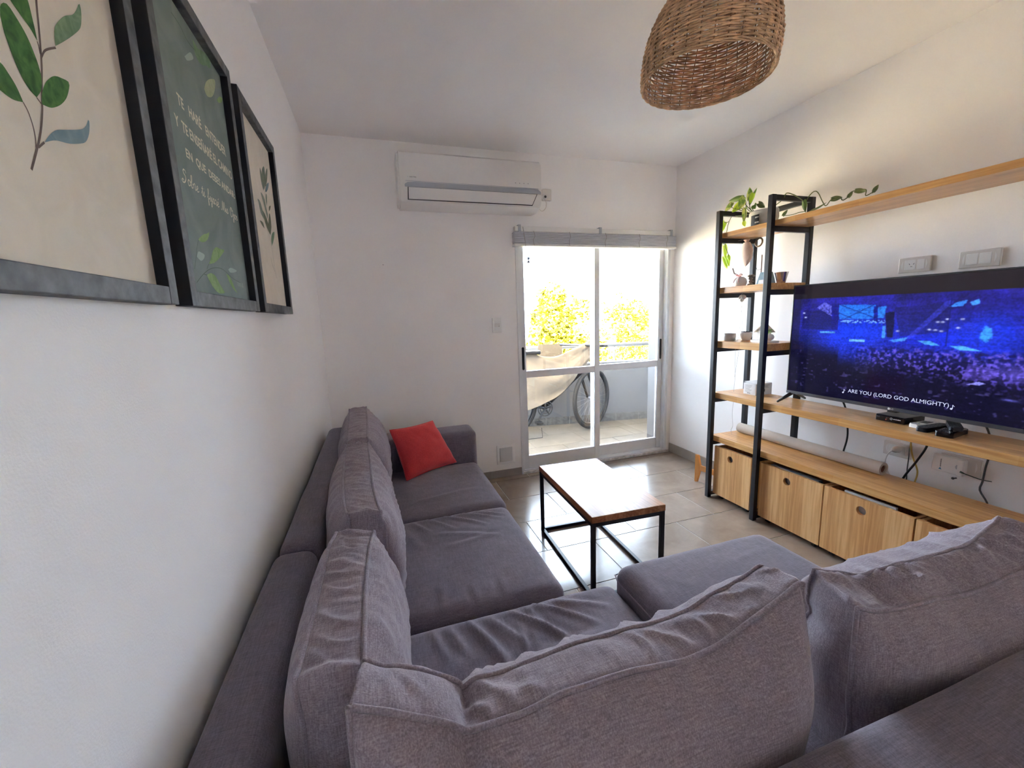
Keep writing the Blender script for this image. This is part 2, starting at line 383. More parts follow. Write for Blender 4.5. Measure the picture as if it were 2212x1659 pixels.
# ------------------------------------------------------------------ sliding balcony door
d = struct(MB().bbox(DX0, DX0 + .026, -.004, .1, .03, DZ1, .002).bbox(DX1 - .026, DX1, -.004, .1, .03, DZ1, .002).bbox(DX0, DX1, -.004, .1, DZ1 - .03, DZ1, .002).bbox(DX0, DX1, -.008, .1, .008, .032, .002).build('door_1', M['alu']))
WORLD['door_1'] = tuple(d.location)
def sash(x0, x1, y, left):
    st = .05; zt, zb, zm = DZ1 - .03, .034, .865
    MB().bbox(x0, x0 + st, y, y + .035, zb, zt, .003).build('sash_stile', M['alu'], d)
    MB().bbox(x1 - st, x1, y, y + .035, zb, zt, .003).build('sash_stile', M['alu'], d)
    MB().bbox(x0 + st, x1 - st, y + .002, y + .033, zb, zb + (.115 if left else .10), .003).build('bottom_rail', M['alu'], d)
    MB().bbox(x0 + st, x1 - st, y + .002, y + .033, zt - .05, zt, .003).build('top_rail', M['alu'], d)
    MB().bbox(x0 + st, x1 - st, y + .001, y + .034, zm - .03, zm + .028, .003).build('middle_rail', M['alu'], d)
    g0 = zb + (.115 if left else .10)
    MB().box(x0 + st, x1 - st, y + .015, y + .019, g0, zm - .03).build('glass_pane', M['glass'], d)
    MB().box(x0 + st, x1 - st, y + .015, y + .019, zm + .028, zt - .05).build('glass_pane', M['glass'], d)
    hx = x0 + .022 if left else x1 - .022
    ol = []
    for k in range(16):
        a = math.pi * k / 15; ol.append((.011 * math.cos(a), .085 + .011 * math.sin(a)))
    for k in range(16):
        a = math.pi + math.pi * k / 15; ol.append((.011 * math.cos(a), -.085 + .011 * math.sin(a)))
    h = MB().prism(ol, lambda u, w, q: (hx + u, y - q, 1.0 + w), -.001, .003).build('door_handle', M['black'], d)
    ol2 = [(u * 1.4, w * 1.045) for u, w in ol]
    MB().prism(ol2, lambda u, w, q: (hx + u, y - q, 1.0 + w), -.002, .0015).build('handle_rim', M['alu'], h)
sash(DX0 + .022, 2.238, .008, True)
sash(2.185, DX1 - .024, .052, False)
struct(MB().bbox(DX0 + .01, DX1 + .02, -.022, -.008, 0.0005, .022, .003).build('trim_1', plain('worn_sill_mortar', (.55, .52, .5), .9, var=.3, vscale=30)))

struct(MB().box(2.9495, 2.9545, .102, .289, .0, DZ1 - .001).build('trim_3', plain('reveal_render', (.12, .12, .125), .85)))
# ------------------------------------------------------------------ balcony
def py(x): return 1.462 + (x - 2.186) * (-.1748)
bf = struct(MB().box(-1.2, 4.6, .29, 2.3, -.16, -.014).build('balcony_floor', M['bgrout'], origin=(0, 0, 0)))
tiles(bf, -1.2, 4.6, .29, 2.2, .29, .35, M['btile'], -.0125, 'balcony_tile')
nrm = Vector((-.1748, -1, 0)).normalized()
def par_box(mb, x0, x1, z0, z1, t0, t1):
    q = []
    for x, t in ((x0, t0), (x1, t0), (x1, t1), (x0, t1)): q.append((x - nrm.x * t, py(x) - nrm.y * t))
    return mb.add([(a, b, z0) for a, b in q] + [(a, b, z1) for a, b in q], [(0, 3, 2, 1), (4, 5, 6, 7), (0, 1, 5, 4), (1, 2, 6, 5), (2, 3, 7, 6), (3, 0, 4, 7)])
struct(par_box(MB(), -1.0, 4.4, -.02, .745, 0, .12).build('wall_parapet', M['concrete']))
bb = struct(par_box(MB(), -1.0, 4.4, -.012, .083, -.006, 0).build('trim_2', M['grout'], origin=(0, 0, 0)))
for i in range(18):
    par_box(MB(), -1.0 + i * .3, -1.0 + i * .3 + .297, -.012, .085, -.009, -.001).build('skirting_tile', M['bbaseb'], bb)
struct(MB().box(-1.2, 4.6, .29, 2.0, 2.62, 2.8).build('balcony_slab', M['ceil']))
struct(MB().box(-1.35, -1.15, .29, 2.0, -.16, 2.62).build('wall_balcony_left', M['concrete'])); struct(MB().box(4.4, 4.6, .29, 2.0, -.16, 2.62).build('wall_balcony_right', M['concrete']))
rl = thing('balcony_railing', 'grey tubular railing along the balcony parapet', 'railing', (2.2, py(2.2) + .06, .745))
def rp(x, z): return (x - nrm.x * .06, py(x) - nrm.y * .06, z)
MB().tube([rp(-.9, .97), rp(4.3, .947)], .024, 14).build('handrail', M['rail'], rl, True)
for x in (.0, .68, 1.36, 2.16, 3.2, 4.1):
    MB().box(rp(x, 0)[0] - .009, rp(x, 0)[0] + .009, rp(x, 0)[1] - .009, rp(x, 0)[1] + .009, .745, .95).build('baluster', M['rail'], rl)

# bicycle parked along the parapet, mostly under a sheet
bk = thing('bicycle', 'black bicycle parked on the balcony behind the glass door, half covered by a sheet', 'bicycle', (2.2, 1.12, -.0125))
BBx, BBy, BBz = 2.135, 1.10, .30
def wheel(c, ax, R, nm):
    """wheel with its own tyre, rim, spokes, hub and brake disc; ax = axle direction"""
    ax = Vector(ax).normalized(); e1 = Vector((0, 0, 1)); e2 = ax.cross(e1).normalized(); c = Vector(c)
    ring = lambda r, o=0: [c + ax * o + e1 * (r * math.cos(2 * math.pi * k / 48)) + e2 * (r * math.sin(2 * math.pi * k / 48)) for k in range(48)]
    w = MB().tube(ring(R - .024), .024, 10, closed=True).build(nm, M['rubber'], bk, True)
    MB().tube(ring(R - .052), .010, 8, closed=True).build('rim', M['black'], w, True)
    sp = MB()
    for k in range(28):
        a = 2 * math.pi * k / 28; o = ax * (.025 if k % 2 else -.025)
        sp.tube([c + o + (e1 * math.cos(a + .35) + e2 * math.sin(a + .35)) * .02, c + (e1 * math.cos(a) + e2 * math.sin(a)) * (R - .055)], .0011, 4)
    sp.build('spokes', M['bikemetal'], w)['kind'] = 'stuff'
    MB().tube([c - ax * .05, c - ax * .03, c + ax * .03, c + ax * .05], [.012, .024, .024, .012], 14).build('hub', M['bikemetal'], w, True)
    ds = MB().tube(ring(.072, -.032), .006, 6, closed=True)
    for k in range(6):
        a = math.pi * k / 3; ds.tube([c - ax * .032 + (e1 * math.cos(a) + e2 * math.sin(a)) * .02, c - ax * .032 + (e1 * math.cos(a + .4) + e2 * math.sin(a + .4)) * .07], .004, 4)
    ds.build('brake_disc', M['bikemetal'], w)
FW = Vector((2.755, 1.10, .352)); RWc = Vector((1.70, 1.13, .352))
wheel(FW, (-.45, .89, 0), .364, 'front_wheel'); wheel(RWc, (.0, 1, 0), .364, 'rear_wheel')
fr = MB()
HT = Vector((2.62, 1.10, .80)); ST = Vector((2.02, 1.12, .80)); BB = Vector((BBx, BBy, BBz))
fr.tube([BB, HT - Vector((0, 0, .12))], .026, 12).tube([ST, HT + Vector((.0, 0, .02))], .022, 12).tube([BB, ST], .02, 12)
fr.tube([BB, RWc + Vector((0, -.06, 0))], .012, 8).tube([BB, RWc + Vector((0, .06, 0))], .012, 8).tube([ST, RWc + Vector((0, -.06, 0))], .009, 8).tube([ST, RWc + Vector((0, .06, 0))], .009, 8)
fr.tube([BB + Vector((0, -.05, 0)), BB + Vector((0, .05, 0))], .024, 12)
fr.tube([HT - Vector((-.02, 0, .14)), HT + Vector((-.03, 0, .10))], .024, 12)
fr.build('bike_frame', M['black'], bk, True)
fk = MB(); ax = Vector((-.45, .89, 0)).normalized()
for s in (-1, 1): fk.tube([Vector((2.625, 1.10, .74)) + ax * (.055 * s), Vector((2.66, 1.10, .66)) + ax * (.058 * s), FW + ax * (.058 * s)], [.019, .019, .013], 10)
fk.tube([Vector((2.625, 1.10, .74)) - ax * .06, Vector((2.625, 1.10, .74)) + ax * .06], .018, 8)
fk.build('fork', M['black'], bk, True)
hb = MB(); hb.tube([HT + Vector((-.03, 0, .1)), HT + Vector((.02, 0, .19))], .018, 10)
hb.tube([Vector((2.64, 1.10, .99)) + ax * -.33, Vector((2.64, 1.10, .99)) + ax * .33], .014, 10); hb.build('handlebar', M['black'], bk, True)
MB().tube([ST, ST + Vector((-.04, 0, .13))], .015, 10).bbox(1.85, 2.1, 1.05, 1.19, .92, .965, .015).build('saddle', M['black'], bk, True)
cs = MB().tube([Vector((BBx, 1.055, BBz)) + Vector((math.cos(2 * math.pi * k / 40) * .088, 0, math.sin(2 * math.pi * k / 40) * .088)) for k in range(40)], .007, 8, closed=True)
cs.tube([Vector((BBx, 1.055, BBz)) + Vector((math.cos(2 * math.pi * k / 40) * .06, 0, math.sin(2 * math.pi * k / 40) * .06)) for k in range(40)], .005, 8, closed=True)
for k in range(5):
    a = 2 * math.pi * k / 5 + .3; cs.tube([(BBx, 1.055, BBz), (BBx + .085 * math.cos(a), 1.055, BBz + .085 * math.sin(a))], .011, 6)
cs.build('chainring', M['dgrey'], bk, True)
MB().tube([(BBx, 1.04, BBz), (BBx - .10, 1.03, BBz - .125)], [.015, .012], 8).build('crank', M['dgrey'], bk, True)
MB().bbox(BBx - .145, BBx - .07, .94, 1.03, BBz - .155, BBz - .13, .004).build('pedal', M['black'], bk)
MB().tube([(1.86, 1.03, -.008), (1.86, .96, -.008), (2.055, .96, -.008), (2.055, .98, .1)], .004, 6).build('floor_stand', M['dgrey'], bk)

# the sheet: ridge from handlebar to saddle, one side hanging towards the door in a deep swag
def sheet_pt(u, v):
    # u 0 left -> 1 at the handlebar ; v 0 back hem, .38 ridge, 1 front hem
    x = 1.62 + 1.10 * u
    ridge = cr([(1.62, 1.12, .98), (1.95, 1.12, .965), (2.12, 1.10, .90), (2.30, 1.10, .885), (2.48, 1.10, .945), (2.62, 1.08, 1.005), (2.735, 1.08, 1.055)], 41)[min(40, int(round(u * 40)))]
    hem = cr([(1.60, .93, .28), (1.90, .93, .335), (2.12, .935, .40), (2.29, .945, .475), (2.44, .955, .60), (2.56, 1.0, .72), (2.715, 1.05, .83)], 41)[min(40, int(round(u * 40)))]
    back = Vector((ridge.x + .01, 1.235 - .03 * u, ridge.z - .32 + .12 * u))
    if v < .3:
        t = v / .3; p = back.lerp(ridge, t); p.z += .04 * math.sin(math.pi * t)
    else:
        t = (v - .3) / .7; p = ridge.lerp(hem, t); p.y -= .05 * math.sin(math.pi * t) * (1 - .6 * u)
        f = math.sin(9.0 * (t * .9 - u * .62) + 1.5 * nz(u * 3, t * 2)) * .018 * min(1, t * 4); p.y -= f + .008 * nz(u * 9, t * 9, 3); p.z += .25 * f
    return p
P = [[sheet_pt(i / 40, j / 44) for j in range(45)] for i in range(41)]
tag(MB().grid(P).build('bed_sheet', M['sheet'], None, True), 'beige cotton sheet draped over the bicycle on the balcony', 'sheet')
tag(MB().grid([[(2.235 + .30 * i / 8, py(2.235 + .3 * i / 8) + .032 - .003 * math.sin(i * 1.3) , 1.0 + .003 * math.sin(i) - .30 * j / 8) for j in range(9)] for i in range(9)]).build('hanging_cloth', M['sheet'], None, True), 'pale cloth hanging over the balcony handrail behind the sheet', 'cloth')

struct(MB().box(-12, 14, -8.2, .29, RH + .2, 5.6).build('upper_storey', M['concrete']))
struct(MB().box(-12, 14, -8.2, .29, -6.9, -.1).build('lower_storeys', M['concrete']))
struct(MB().box(3.2, 14, -8.2, .29, -.1, RH + .2).build('neighbour_block_right', M['concrete'])); struct(MB().box(-12, -.2, -8.2, .29, -.1, RH + .2).build('neighbour_block_left', M['concrete']))
# ------------------------------------------------------------------ outside: ground and trees
struct(MB().box(-60, 90, .3, 160, -7.0, -6.8).build('street_ground', M['ground']))
def tree(x, y, ztop, rad, seed, label):
    rg = random.Random(seed); t = thing('tree', label, 'tree', (x, y, -6.8), 'sunlit trees beyond the balcony')
    MB().tube([(x, y, -6.8), (x + .1, y, -4), (x - .1, y + .1, -1.5), (x, y, ztop - 1.5)], [.22, .17, .12, .05], 10).build('trunk', M['bark'], t, True)
    mb = MB(); blobs = []
    for k in range(34):
        a = rg.uniform(0, 6.28); rr = rad * math.sqrt(rg.random()); h = rg.random()
        blobs.append((x + rr * math.cos(a) * (1.05 - .6 * h), y + rr * math.sin(a) * (1.05 - .6 * h) * .7, ztop - .55 - (1 - h) * 4.6, rg.uniform(.45, .95) * rad * .42))
    for k in range(9000 if y < 11 else 4500):
        bx, by, bz, br = rg.choice(blobs)
        dv = Vector((rg.gauss(0, 1), rg.gauss(0, 1), rg.gauss(0, .7))).normalized() * br * rg.uniform(.5, 1.0)
        c = Vector((bx, by, bz)) + dv; s = rg.uniform(.045, .11)
        a = Vector((rg.gauss(0, 1), rg.gauss(0, 1), rg.gauss(0, .6))).normalized(); b = a.cross(Vector((rg.gauss(0, 1), rg.gauss(0, 1), rg.gauss(0, 1)))).normalized()
        mb.add([c - a * s, c + b * s * .5, c + a * s, c - b * s * .5], [(0, 1, 2, 3)])
    o = mb.build('foliage', M['foliage'], t, fix=False); o['kind'] = 'stuff'
tree(6.0, 9.4, 2.45, 2.0, 3, 'tall sunlit tree behind the left door pane, seen over the railing')
tree(9.25, 10.6, 2.0, 2.2, 5, 'lower sunlit tree behind the right door pane, seen over the railing')
tree(9.0, 15.5, 1.5, 2.0, 8, 'farther sunlit tree between the two nearer trees outside')
tree(4.2, 14.5, 1.3, 2.1, 11, 'short sunlit tree at the left edge of the door view')
tree(14.2, 15.5, 1.9, 2.1, 14, 'rearmost sunlit tree at the right edge of the door view')
# ------------------------------------------------------------------ shelving unit on the right wall
su = thing('shelving_unit', 'tall black steel and pine shelving unit with long boards along the right wall', 'shelves', (2.72, -1.15, 0))
PX0, PX1 = 2.566, 2.872
for y0 in (-.966, -1.351, -2.85):
    for x0 in (PX0, PX1):
        MB().bbox(x0, x0 + .03, y0, y0 + .03, 0.0005, 1.987, .002).build('post', M['steel'], su)
    zs = [.012, .395, .705, 1.785, 1.957] + ([1.06, 1.425] if y0 > -2 else [])
    for z in zs: MB().bbox(PX0 + .03, PX1, y0 + .003, y0 + .027, z, z + .03, .002).build('cross_bar', M['steel'], su)
MB().bbox(PX1 + .003, PX1 + .027, -1.32, -.966, 1.957, 1.987, .002).build('cross_bar', M['steel'], su)
MB().bbox(PX1 + .003, PX1 + .027, -2.82, -1.351, .395, .425, .002).build('cross_bar', M['steel'], su)
BX0, BX1 = 2.597, 2.868
def board(y0, y1, z0, z1): return MB().bbox(BX0, BX1, y0, y1, z0, z1, .0025).build('shelf_board', M['pine'], su)
board(-2.85, -.936, 1.8155, 1.846); board(-1.353, -.936, 1.4555, 1.494); board(-1.353, -.936, 1.0905, 1.135)
board(-2.85, -.936, .7355, .775); board(-2.85, -.936, .4255, .465)

# wheeled crates under the bottom board
def crate(y0, y1, label, zt=.39):
    x0, x1, z0 = 2.602, 2.85, .036
    t = thing('wooden_crate', label, 'crate', ((x0 + x1) / 2, (y0 + y1) / 2, 0), 'pine crates under the bottom shelf')
    cy, cz, r = (y0 + y1) / 2 + .015, zt - .06, .0225
    K = 40; mb = MB(); front = []; 
    for lay in (x0, x0 + .018):
        for k in range(K):
            a = 2 * math.pi * k / K; c, s = math.cos(a), math.sin(a)
            fy = ((y1 - cy) / c if c > 0 else (y0 - cy) / c) if abs(c) > 1e-9 else 1e9
            fz = ((zt - cz) / s if s > 0 else (z0 - cz) / s) if abs(s) > 1e-9 else 1e9
            m = min(abs(fy), abs(fz)); front += [(lay, cy + r * c, cz + r * s), (lay, cy + m * c, cz + m * s)]
    # snap the nearest outline points to the four corners
    for lay in range(2):
        for (yy, zz) in ((y0, z0), (y0, zt), (y1, z0), (y1, zt)):
            best = min(range(K), key=lambda k: (front[lay * 2 * K + 2 * k + 1][1] - yy) ** 2 + (front[lay * 2 * K + 2 * k + 1][2] - zz) ** 2)
            q = front[lay * 2 * K + 2 * best + 1]; front[lay * 2 * K + 2 * best + 1] = (q[0], yy, zz)
    F = []
    for k in range(K):
        j = (k + 1) % K; a0, a1, b0, b1 = 2 * k, 2 * k + 1, 2 * j, 2 * j + 1; o = 2 * K
        F += [(a0, a1, b1, b0), (o + a0, o + b0, o + b1, o + a1), (a0, b0, o + b0, o + a0), (a1, o + a1, o + b1, b1)]
    mb.add(front, F); mb.build('front_panel', M['pinez'], t)
    MB().bbox(x0 + .0185, x1, y0, y0 + .015, z0, zt - .004, .001).build('side_panel', M['pinez'], t)
    MB().bbox(x0 + .0185, x1, y1 - .015, y1, z0, zt - .004, .001).build('side_panel', M['pinez'], t)
    MB().bbox(x1 - .015, x1, y0 + .0155, y1 - .0155, z0, zt - .004, .001).build('back_panel', M['pinez'], t)
    MB().box(x0 + .0185, x1 - .0155, y0 + .0155, y1 - .0155, z0, z0 + .012).build('crate_floor', M['pinez'], t)
    for yy in (y0 + .045, y1 - .045):
        for xx in (x0 + .04, x1 - .05):
            MB().tube([(xx, yy - .009, .0165), (xx, yy + .009, .0165)], .016, 14).bbox(xx - .012, xx + .012, yy - .013, yy + .013, .026, .0355, .002).build('caster', M['black'], t)
    return t
crate(-1.283, -.975, 'small pine crate with a round hole between the two black shelf frames')
crate(-1.740, -1.353, 'pine crate with a round finger hole just right of the near black post')
crate(-2.146, -1.748, 'pine crate with streaky panel and a green item behind its round hole')
crate(-2.55, -2.154, 'pine crate partly hidden behind the right sofa cushion')
tag(MB().bbox(2.624, 2.66, -1.70, -1.40, .30, .392, .003).build('grey_case', plain('slate_case', (.16, .17, .19), .35, var=.1)), 'slim grey case standing in the crate right of the near black post', 'case')
tag(MB().bbox(2.63, 2.645, -2.06, -1.83, .22, .396, .002).build('silver_laptop', M['alu']), 'thin silver laptop edge sticking up from the crate with the green item', 'laptop')
tag(MB().bbox(2.655, 2.70, -2.02, -1.86, .05, .36, .003).build('green_folder', plain('green_card', (.06, .22, .13), .6, var=.1)), 'green folder seen through the crate hole', 'folder')
tag(MB().bbox(2.628, 2.645, -1.26, -1.02, .22, .386, .003).build('grey_tray', plain('grey_tray', (.20, .20, .22), .4, var=.1)), 'grey tray edge showing above the small crate between the frames', 'tray')

# paper roll on the bottom board
def hollow(mb, a, b, ro, ri, n=28):
    a, b = Vector(a), Vector(b); t = (b - a).normalized(); e1 = t.orthogonal().normalized(); e2 = t.cross(e1)
    prof = [(a, ro), (b, ro), (b, ri), (a, ri)]; v = []
    for c, r in prof: v += [c + e1 * math.cos(2 * math.pi * k / n) * r + e2 * math.sin(2 * math.pi * k / n) * r for k in range(n)]
    return mb.add(v, [(i * n + k, i * n + (k + 1) % n, ((i + 1) % 4) * n + (k + 1) % n, ((i + 1) % 4) * n + k) for i in range(4) for k in range(n)])
pr = smooth_by(hollow(MB(), (2.822, -1.885, .4995), (2.822, -.975, .4995), .034, .021).build('paper_roll', M['paper']))
tag(pr, 'long beige roll of paper lying on the bottom shelf board', 'roll')
hollow(MB(), (2.822, -1.878, .4995), (2.822, -.98, .4995), .0205, .017).build('core_tube', plain('brown_core', (.22, .12, .07), .8, var=.2), pr)

# wooden stand on the floor by the wall
st = thing('wooden_stand', 'small H-shaped orange wooden stand on the floor behind the far shelf post', 'stand', (2.73, -.78, 0))
def sf(u, w, q): return (2.70 + .035 * (u / .2) + q, -.69 - u, w)
MB().prism([(0, .0008), (.018, .0008), (.042, .10), (.042, .145), (.022, .222), (0, .222)], sf, -.008, .010).build('end_plank', M['standw'], st)
MB().prism([(.205, .0008), (.187, .0008), (.163, .10), (.163, .145), (.183, .222), (.205, .222)], sf, -.008, .010).build('end_plank', M['standw'], st)
MB().prism([(.043, .102), (.162, .102), (.162, .143), (.043, .143)], sf, -.006, .008).build('cross_rail', M['standw'], st)

# ------------------------------------------------------------------ television
TY0, TY1, TZ0, TZ1, TX = -2.485, -1.375, .829, 1.475, 2.748
tv = thing('television', 'large flat television showing a blue-lit concert, standing on the long shelf board', 'television', (2.79, -1.93, .776))
MB().bbox(TX + .004, TX + .05, TY0, TY1, TZ0, TZ1, .006).build('cabinet', M['dgrey'], tv)
bz = MB(); bz.bbox(TX - .004, TX + .006, TY0, TY1, TZ0, TZ0 + .017, .002).build('bottom_bezel', plain('gunmetal_bezel', (.11, .11, .125), .35, metal=.5), tv)
b2 = MB(); b2.bbox(TX - .003, TX + .006, TY0, TY1, TZ1 - .007, TZ1, .002).bbox(TX - .003, TX + .006, TY0, TY0 + .007, TZ0 + .017, TZ1 - .007, .002).bbox(TX - .003, TX + .006, TY1 - .007, TY1, TZ0 + .017, TZ1 - .007, .002); b2.build('bezel', M['dgrey'], tv)
def screen_picture(nu, nv):
    u = (np.arange(nu) + .5) / nu; v = (np.arange(nv) + .5) / nv; U, V = np.meshgrid(u, v)
    rg = np.random.RandomState(4)
    def vn(su, sv):
        g = rg.rand(int(sv) + 3, int(su) + 3); x, y = U * su, V * sv; i, j = x.astype(int), y.astype(int); fx, fy = x - i, y - j
        fx = fx * fx * (3 - 2 * fx); fy = fy * fy * (3 - 2 * fy)
        return (g[j, i] * (1 - fx) + g[j, i + 1] * fx) * (1 - fy) + (g[j + 1, i] * (1 - fx) + g[j + 1, i + 1] * fx) * fy
    def sm(a, b, x): t = np.clip((x - a) / (b - a), 0, 1); return t * t * (3 - 2 * t)
    def poly(pts):
        ins = np.zeros_like(U, bool); n = len(pts)
        for k in range(n):
            x0, y0 = pts[k]; x1, y1 = pts[(k + 1) % n]
            if abs(y1 - y0) < 1e-9: continue
            c = ((y0 > V) != (y1 > V)) & (U < (x1 - x0) * (V - y0) / (y1 - y0) + x0); ins ^= c
        return ins.astype(float)
    def ell(cx, cy, rx, ry): return np.exp(-(((U - cx) / rx) ** 2 + ((V - cy) / ry) ** 2))
    C = np.zeros((nv, nu, 3)); C[:] = (22, 20, 48)
    def mix(col, a):
        nonlocal C
        C = C * (1 - a[..., None]) + np.array(col) * a[..., None]
    n1, n2, n3, n4 = vn(14, 8), vn(46, 26), vn(110, 64), vn(200, 110)
    up = 1 - sm(.46, .66, V + .10 * (U < .2) - .12 * np.clip(U - .45, 0, 1))
    mix((44, 40, 170), np.clip(up * (.72 + .6 * (n1 - .5) + .35 * (n2 - .5)), 0, 1))
    mix((30, 60, 235), np.clip(ell(.30, .45, .20, .20) * 1.15, 0, 1)); mix((22, 48, 235), np.clip(ell(.66, .45, .22, .12) * .9, 0, 1)); mix((26, 60, 240), ell(.78, .42, .10, .14) * .85)
    mix((28, 30, 92), poly([(.47, .22), (.66, .19), (.66, .40), (.50, .44)]) * .55); mix((26, 26, 80), poly([(.06, .22), (.20, .24), (.21, .40), (.05, .40)]) * .6)
    crowd = sm(.50, .56, V) * (1 - sm(.66, .80, V - .22 * np.clip(U - .4, 0, 1))) * sm(.22, .45, U)
    mix((92, 78, 200), np.clip(crowd * sm(.52, .72, n3 * .6 + n4 * .4) * 1.0, 0, 1)); mix((20, 20, 70), np.clip(crowd * sm(.55, .75, 1 - n3) * .8, 0, 1))
    mix((112, 92, 225), poly([(.734, .61), (.823, .642), (.815, .692), (.79, .72), (.72, .728)]) * (.55 + .6 * (n3 - .5))); mix((104, 90, 214), ell(.90, .66, .09, .06) * .8)
    low = sm(.60, .78, V - .16 * np.clip(U - .45, 0, 1) + .10 * (U < .25)); mix((17, 15, 42), low * .92)
    mix((86, 78, 150), low * sm(.80, .88, vn(70, 60)) * .55)
    mix((40, 118, 250), poly([(.232, .183), (.396, .193), (.391, .305), (.241, .308)])); mix((44, 130, 250), poly([(.404, .215), (.438, .204), (.433, .297), (.408, .3)]))
    mix((26, 30, 140), poly([(.199, .178), (.235, .178), (.239, .40), (.205, .40)])); mix((24, 34, 150), poly([(.388, .205), (.404, .205), (.408, .33), (.391, .33)]))
    mix((92, 96, 215), poly([(.126, .204), (.164, .156), (.199, .19), (.204, .28)]) * (.5 + .5 * (n4 > .45)))
    mix((24, 60, 235), poly([(.236, .32), (.43, .33), (.43, .47), (.25, .47)]) * .75); mix((110, 160, 250), ((np.abs(V - .328) < .012) & (U > .245) & (U < .44) & (n4 > .5)).astype(float))
    mix((20, 22, 60), poly([(.436, .26), (.472, .25), (.474, .45), (.452, .45)]) * .85); mix((70, 150, 255), poly([(.430, .36), (.443, .36), (.445, .46), (.432, .46)]))
    mix((60, 140, 255), poly([(.654, .224), (.677, .192), (.707, .18), (.705, .2), (.692, .223)])); mix((70, 150, 255), poly([(.713, .197), (.74, .175), (.744, .206), (.725, .221)]))
    mix((60, 70, 225), poly([(.645, .18), (.672, .18), (.545, .45), (.52, .46)]) * .55)
    mix((60, 150, 255), sm(.35, .62, ell(.773, .412, .019, .058) + .25 * (n4 - .5))); mix((70, 150, 255), poly([(.461, .474), (.531, .444), (.52, .475), (.48, .487)]) * .9)
    mix((75, 160, 255), poly([(.565, .469), (.605, .466), (.644, .5), (.595, .497)])); mix((80, 165, 255), poly([(.67, .497), (.712, .492), (.77, .525), (.704, .526)]))
    mix((90, 165, 255), ((U > .152) & (U < .226) & (np.abs(V - .422) < .008)).astype(float)); mix((110, 180, 255), ((U > .296) & (U < .364) & (np.abs(V - .485) < .011)).astype(float))
    for cx, cy in ((.625, .33), (.64, .33), (.60, .385), (.62, .388), (.64, .395), (.49, .40), (.655, .31), (.70, .31), (.69, .37), (.07, .29), (.06, .25)): mix((190, 200, 255), np.clip(ell(cx, cy, .006, .006) * 1.4, 0, 1))
    mix((150, 150, 255), poly([(.737, .757), (.771, .729), (.792, .738), (.773, .754)])); mix((90, 90, 190), ell(.86, .83, .02, .008))
    mix((40, 34, 40), (V < .118).astype(float)); mix((27, 22, 34), ((V < .118) & (U < .055)).astype(float)); mix((24, 24, 52), ((U < .04) & (V >= .118)).astype(float) * .55)  # letterbox; left strip darkened as a screen reflection put into the picture colours
    mix((15, 13, 36), sm(.94, .97, V) * .8)
    body = ((V > .12) & (V < .97)).astype(float)
    C = C * (1 + body[..., None] * (.34 * (n4 - .5) + .30 * (vn(260, 150) - .5) + .22 * (vn(18, 130) - .5))[..., None])
    for q0, q1, r0, r1 in ((.204, .228, .30, .302), (.24, .185, .40, .30), (.39, .19, .26, .31), (.10, .30, .22, .32), (.66, .16, .66, .50)):
        d_ = np.abs((U - q0) * (r1 - q1) - (V - q1) * (r0 - q0)) / math.hypot(r0 - q0, r1 - q1); mix((20, 26, 110), ((d_ < .0025) & (U > min(q0, r0) - .003) & (U < max(q0, r0) + .003) & (V > min(q1, r1)) & (V < max(q1, r1))) * .7)
    Cp = np.pad(C, ((1, 1), (1, 1), (0, 0)), mode='edge'); C = .4 * C + .6 * (Cp[:-2, 1:-1] + Cp[2:, 1:-1] + Cp[1:-1, :-2] + Cp[1:-1, 2:]) / 4
    s = np.clip(C / 255, 0, 1); return np.where(s <= .04045, s / 12.92, ((s + .055) / 1.055) ** 2.4)
NU, NV = 420, 244
pic = screen_picture(NU, NV)
SY0, SY1, SZ0, SZ1 = TY1 - .008, TY0 + .008, TZ1 - .008, TZ0 + .018
ys = SY0 + (SY1 - SY0) * np.arange(NU + 1) / NU; zs = SZ0 + (SZ1 - SZ0) * np.arange(NV + 1) / NV
YY, ZZ = np.meshgrid(ys, zs); wo = WORLD[tv.name]
co = np.stack([np.full(YY.size, TX - .0005 - wo[0]), YY.ravel() - wo[1], ZZ.ravel() - wo[2]], 1)
I, J = np.meshgrid(np.arange(NU), np.arange(NV)); a = J * (NU + 1) + I
fc = np.stack([a, a + 1, a + NU + 2, a + NU + 1], -1).reshape(-1, 4)
me = bpy.data.meshes.new('screen'); me.vertices.add(len(co)); me.vertices.foreach_set('co', co.ravel())
me.loops.add(fc.size); me.loops.foreach_set('vertex_index', fc.ravel()); me.polygons.add(len(fc)); me.polygons.foreach_set('loop_start', np.arange(len(fc)) * 4)
me.update(calc_edges=True)
at = me.color_attributes.new('picture', 'FLOAT_COLOR', 'CORNER')
cc = np.ones((len(fc), 4, 4)); cc[:, :, :3] = pic.reshape(-1, 1, 3); at.data.foreach_set('color', cc.ravel())
m, nt, N, L, b = new_mat('television_picture'); ca = N.new('ShaderNodeVertexColor'); ca.layer_name = 'picture'
b.inputs['Base Color'].default_value = (.004, .004, .005, 1); b.inputs['Roughness'].default_value = .12; b.inputs['Specular IOR Level'].default_value = .35
L.new(ca.outputs[0], b.inputs['Emission Color']); b.inputs['Emission Strength'].default_value = .58; me.materials.append(m)
so_ = bpy.data.objects.new('screen', me); COL.objects.link(so_); so_.parent = tv
E_TXT = emit('subtitle_glow', (.62, .66, .95), .62)
def tvp(u, v): return (TX - .0012, TY1 - u * 1.11, TZ1 - v * .646)
text_mb('ARE YOU (LORD GOD ALMIGHTY)', tvp(.3155, .918), (0, -1, 0), (0, 0, 1), .3765 * 1.11).build('subtitle', E_TXT, tv)
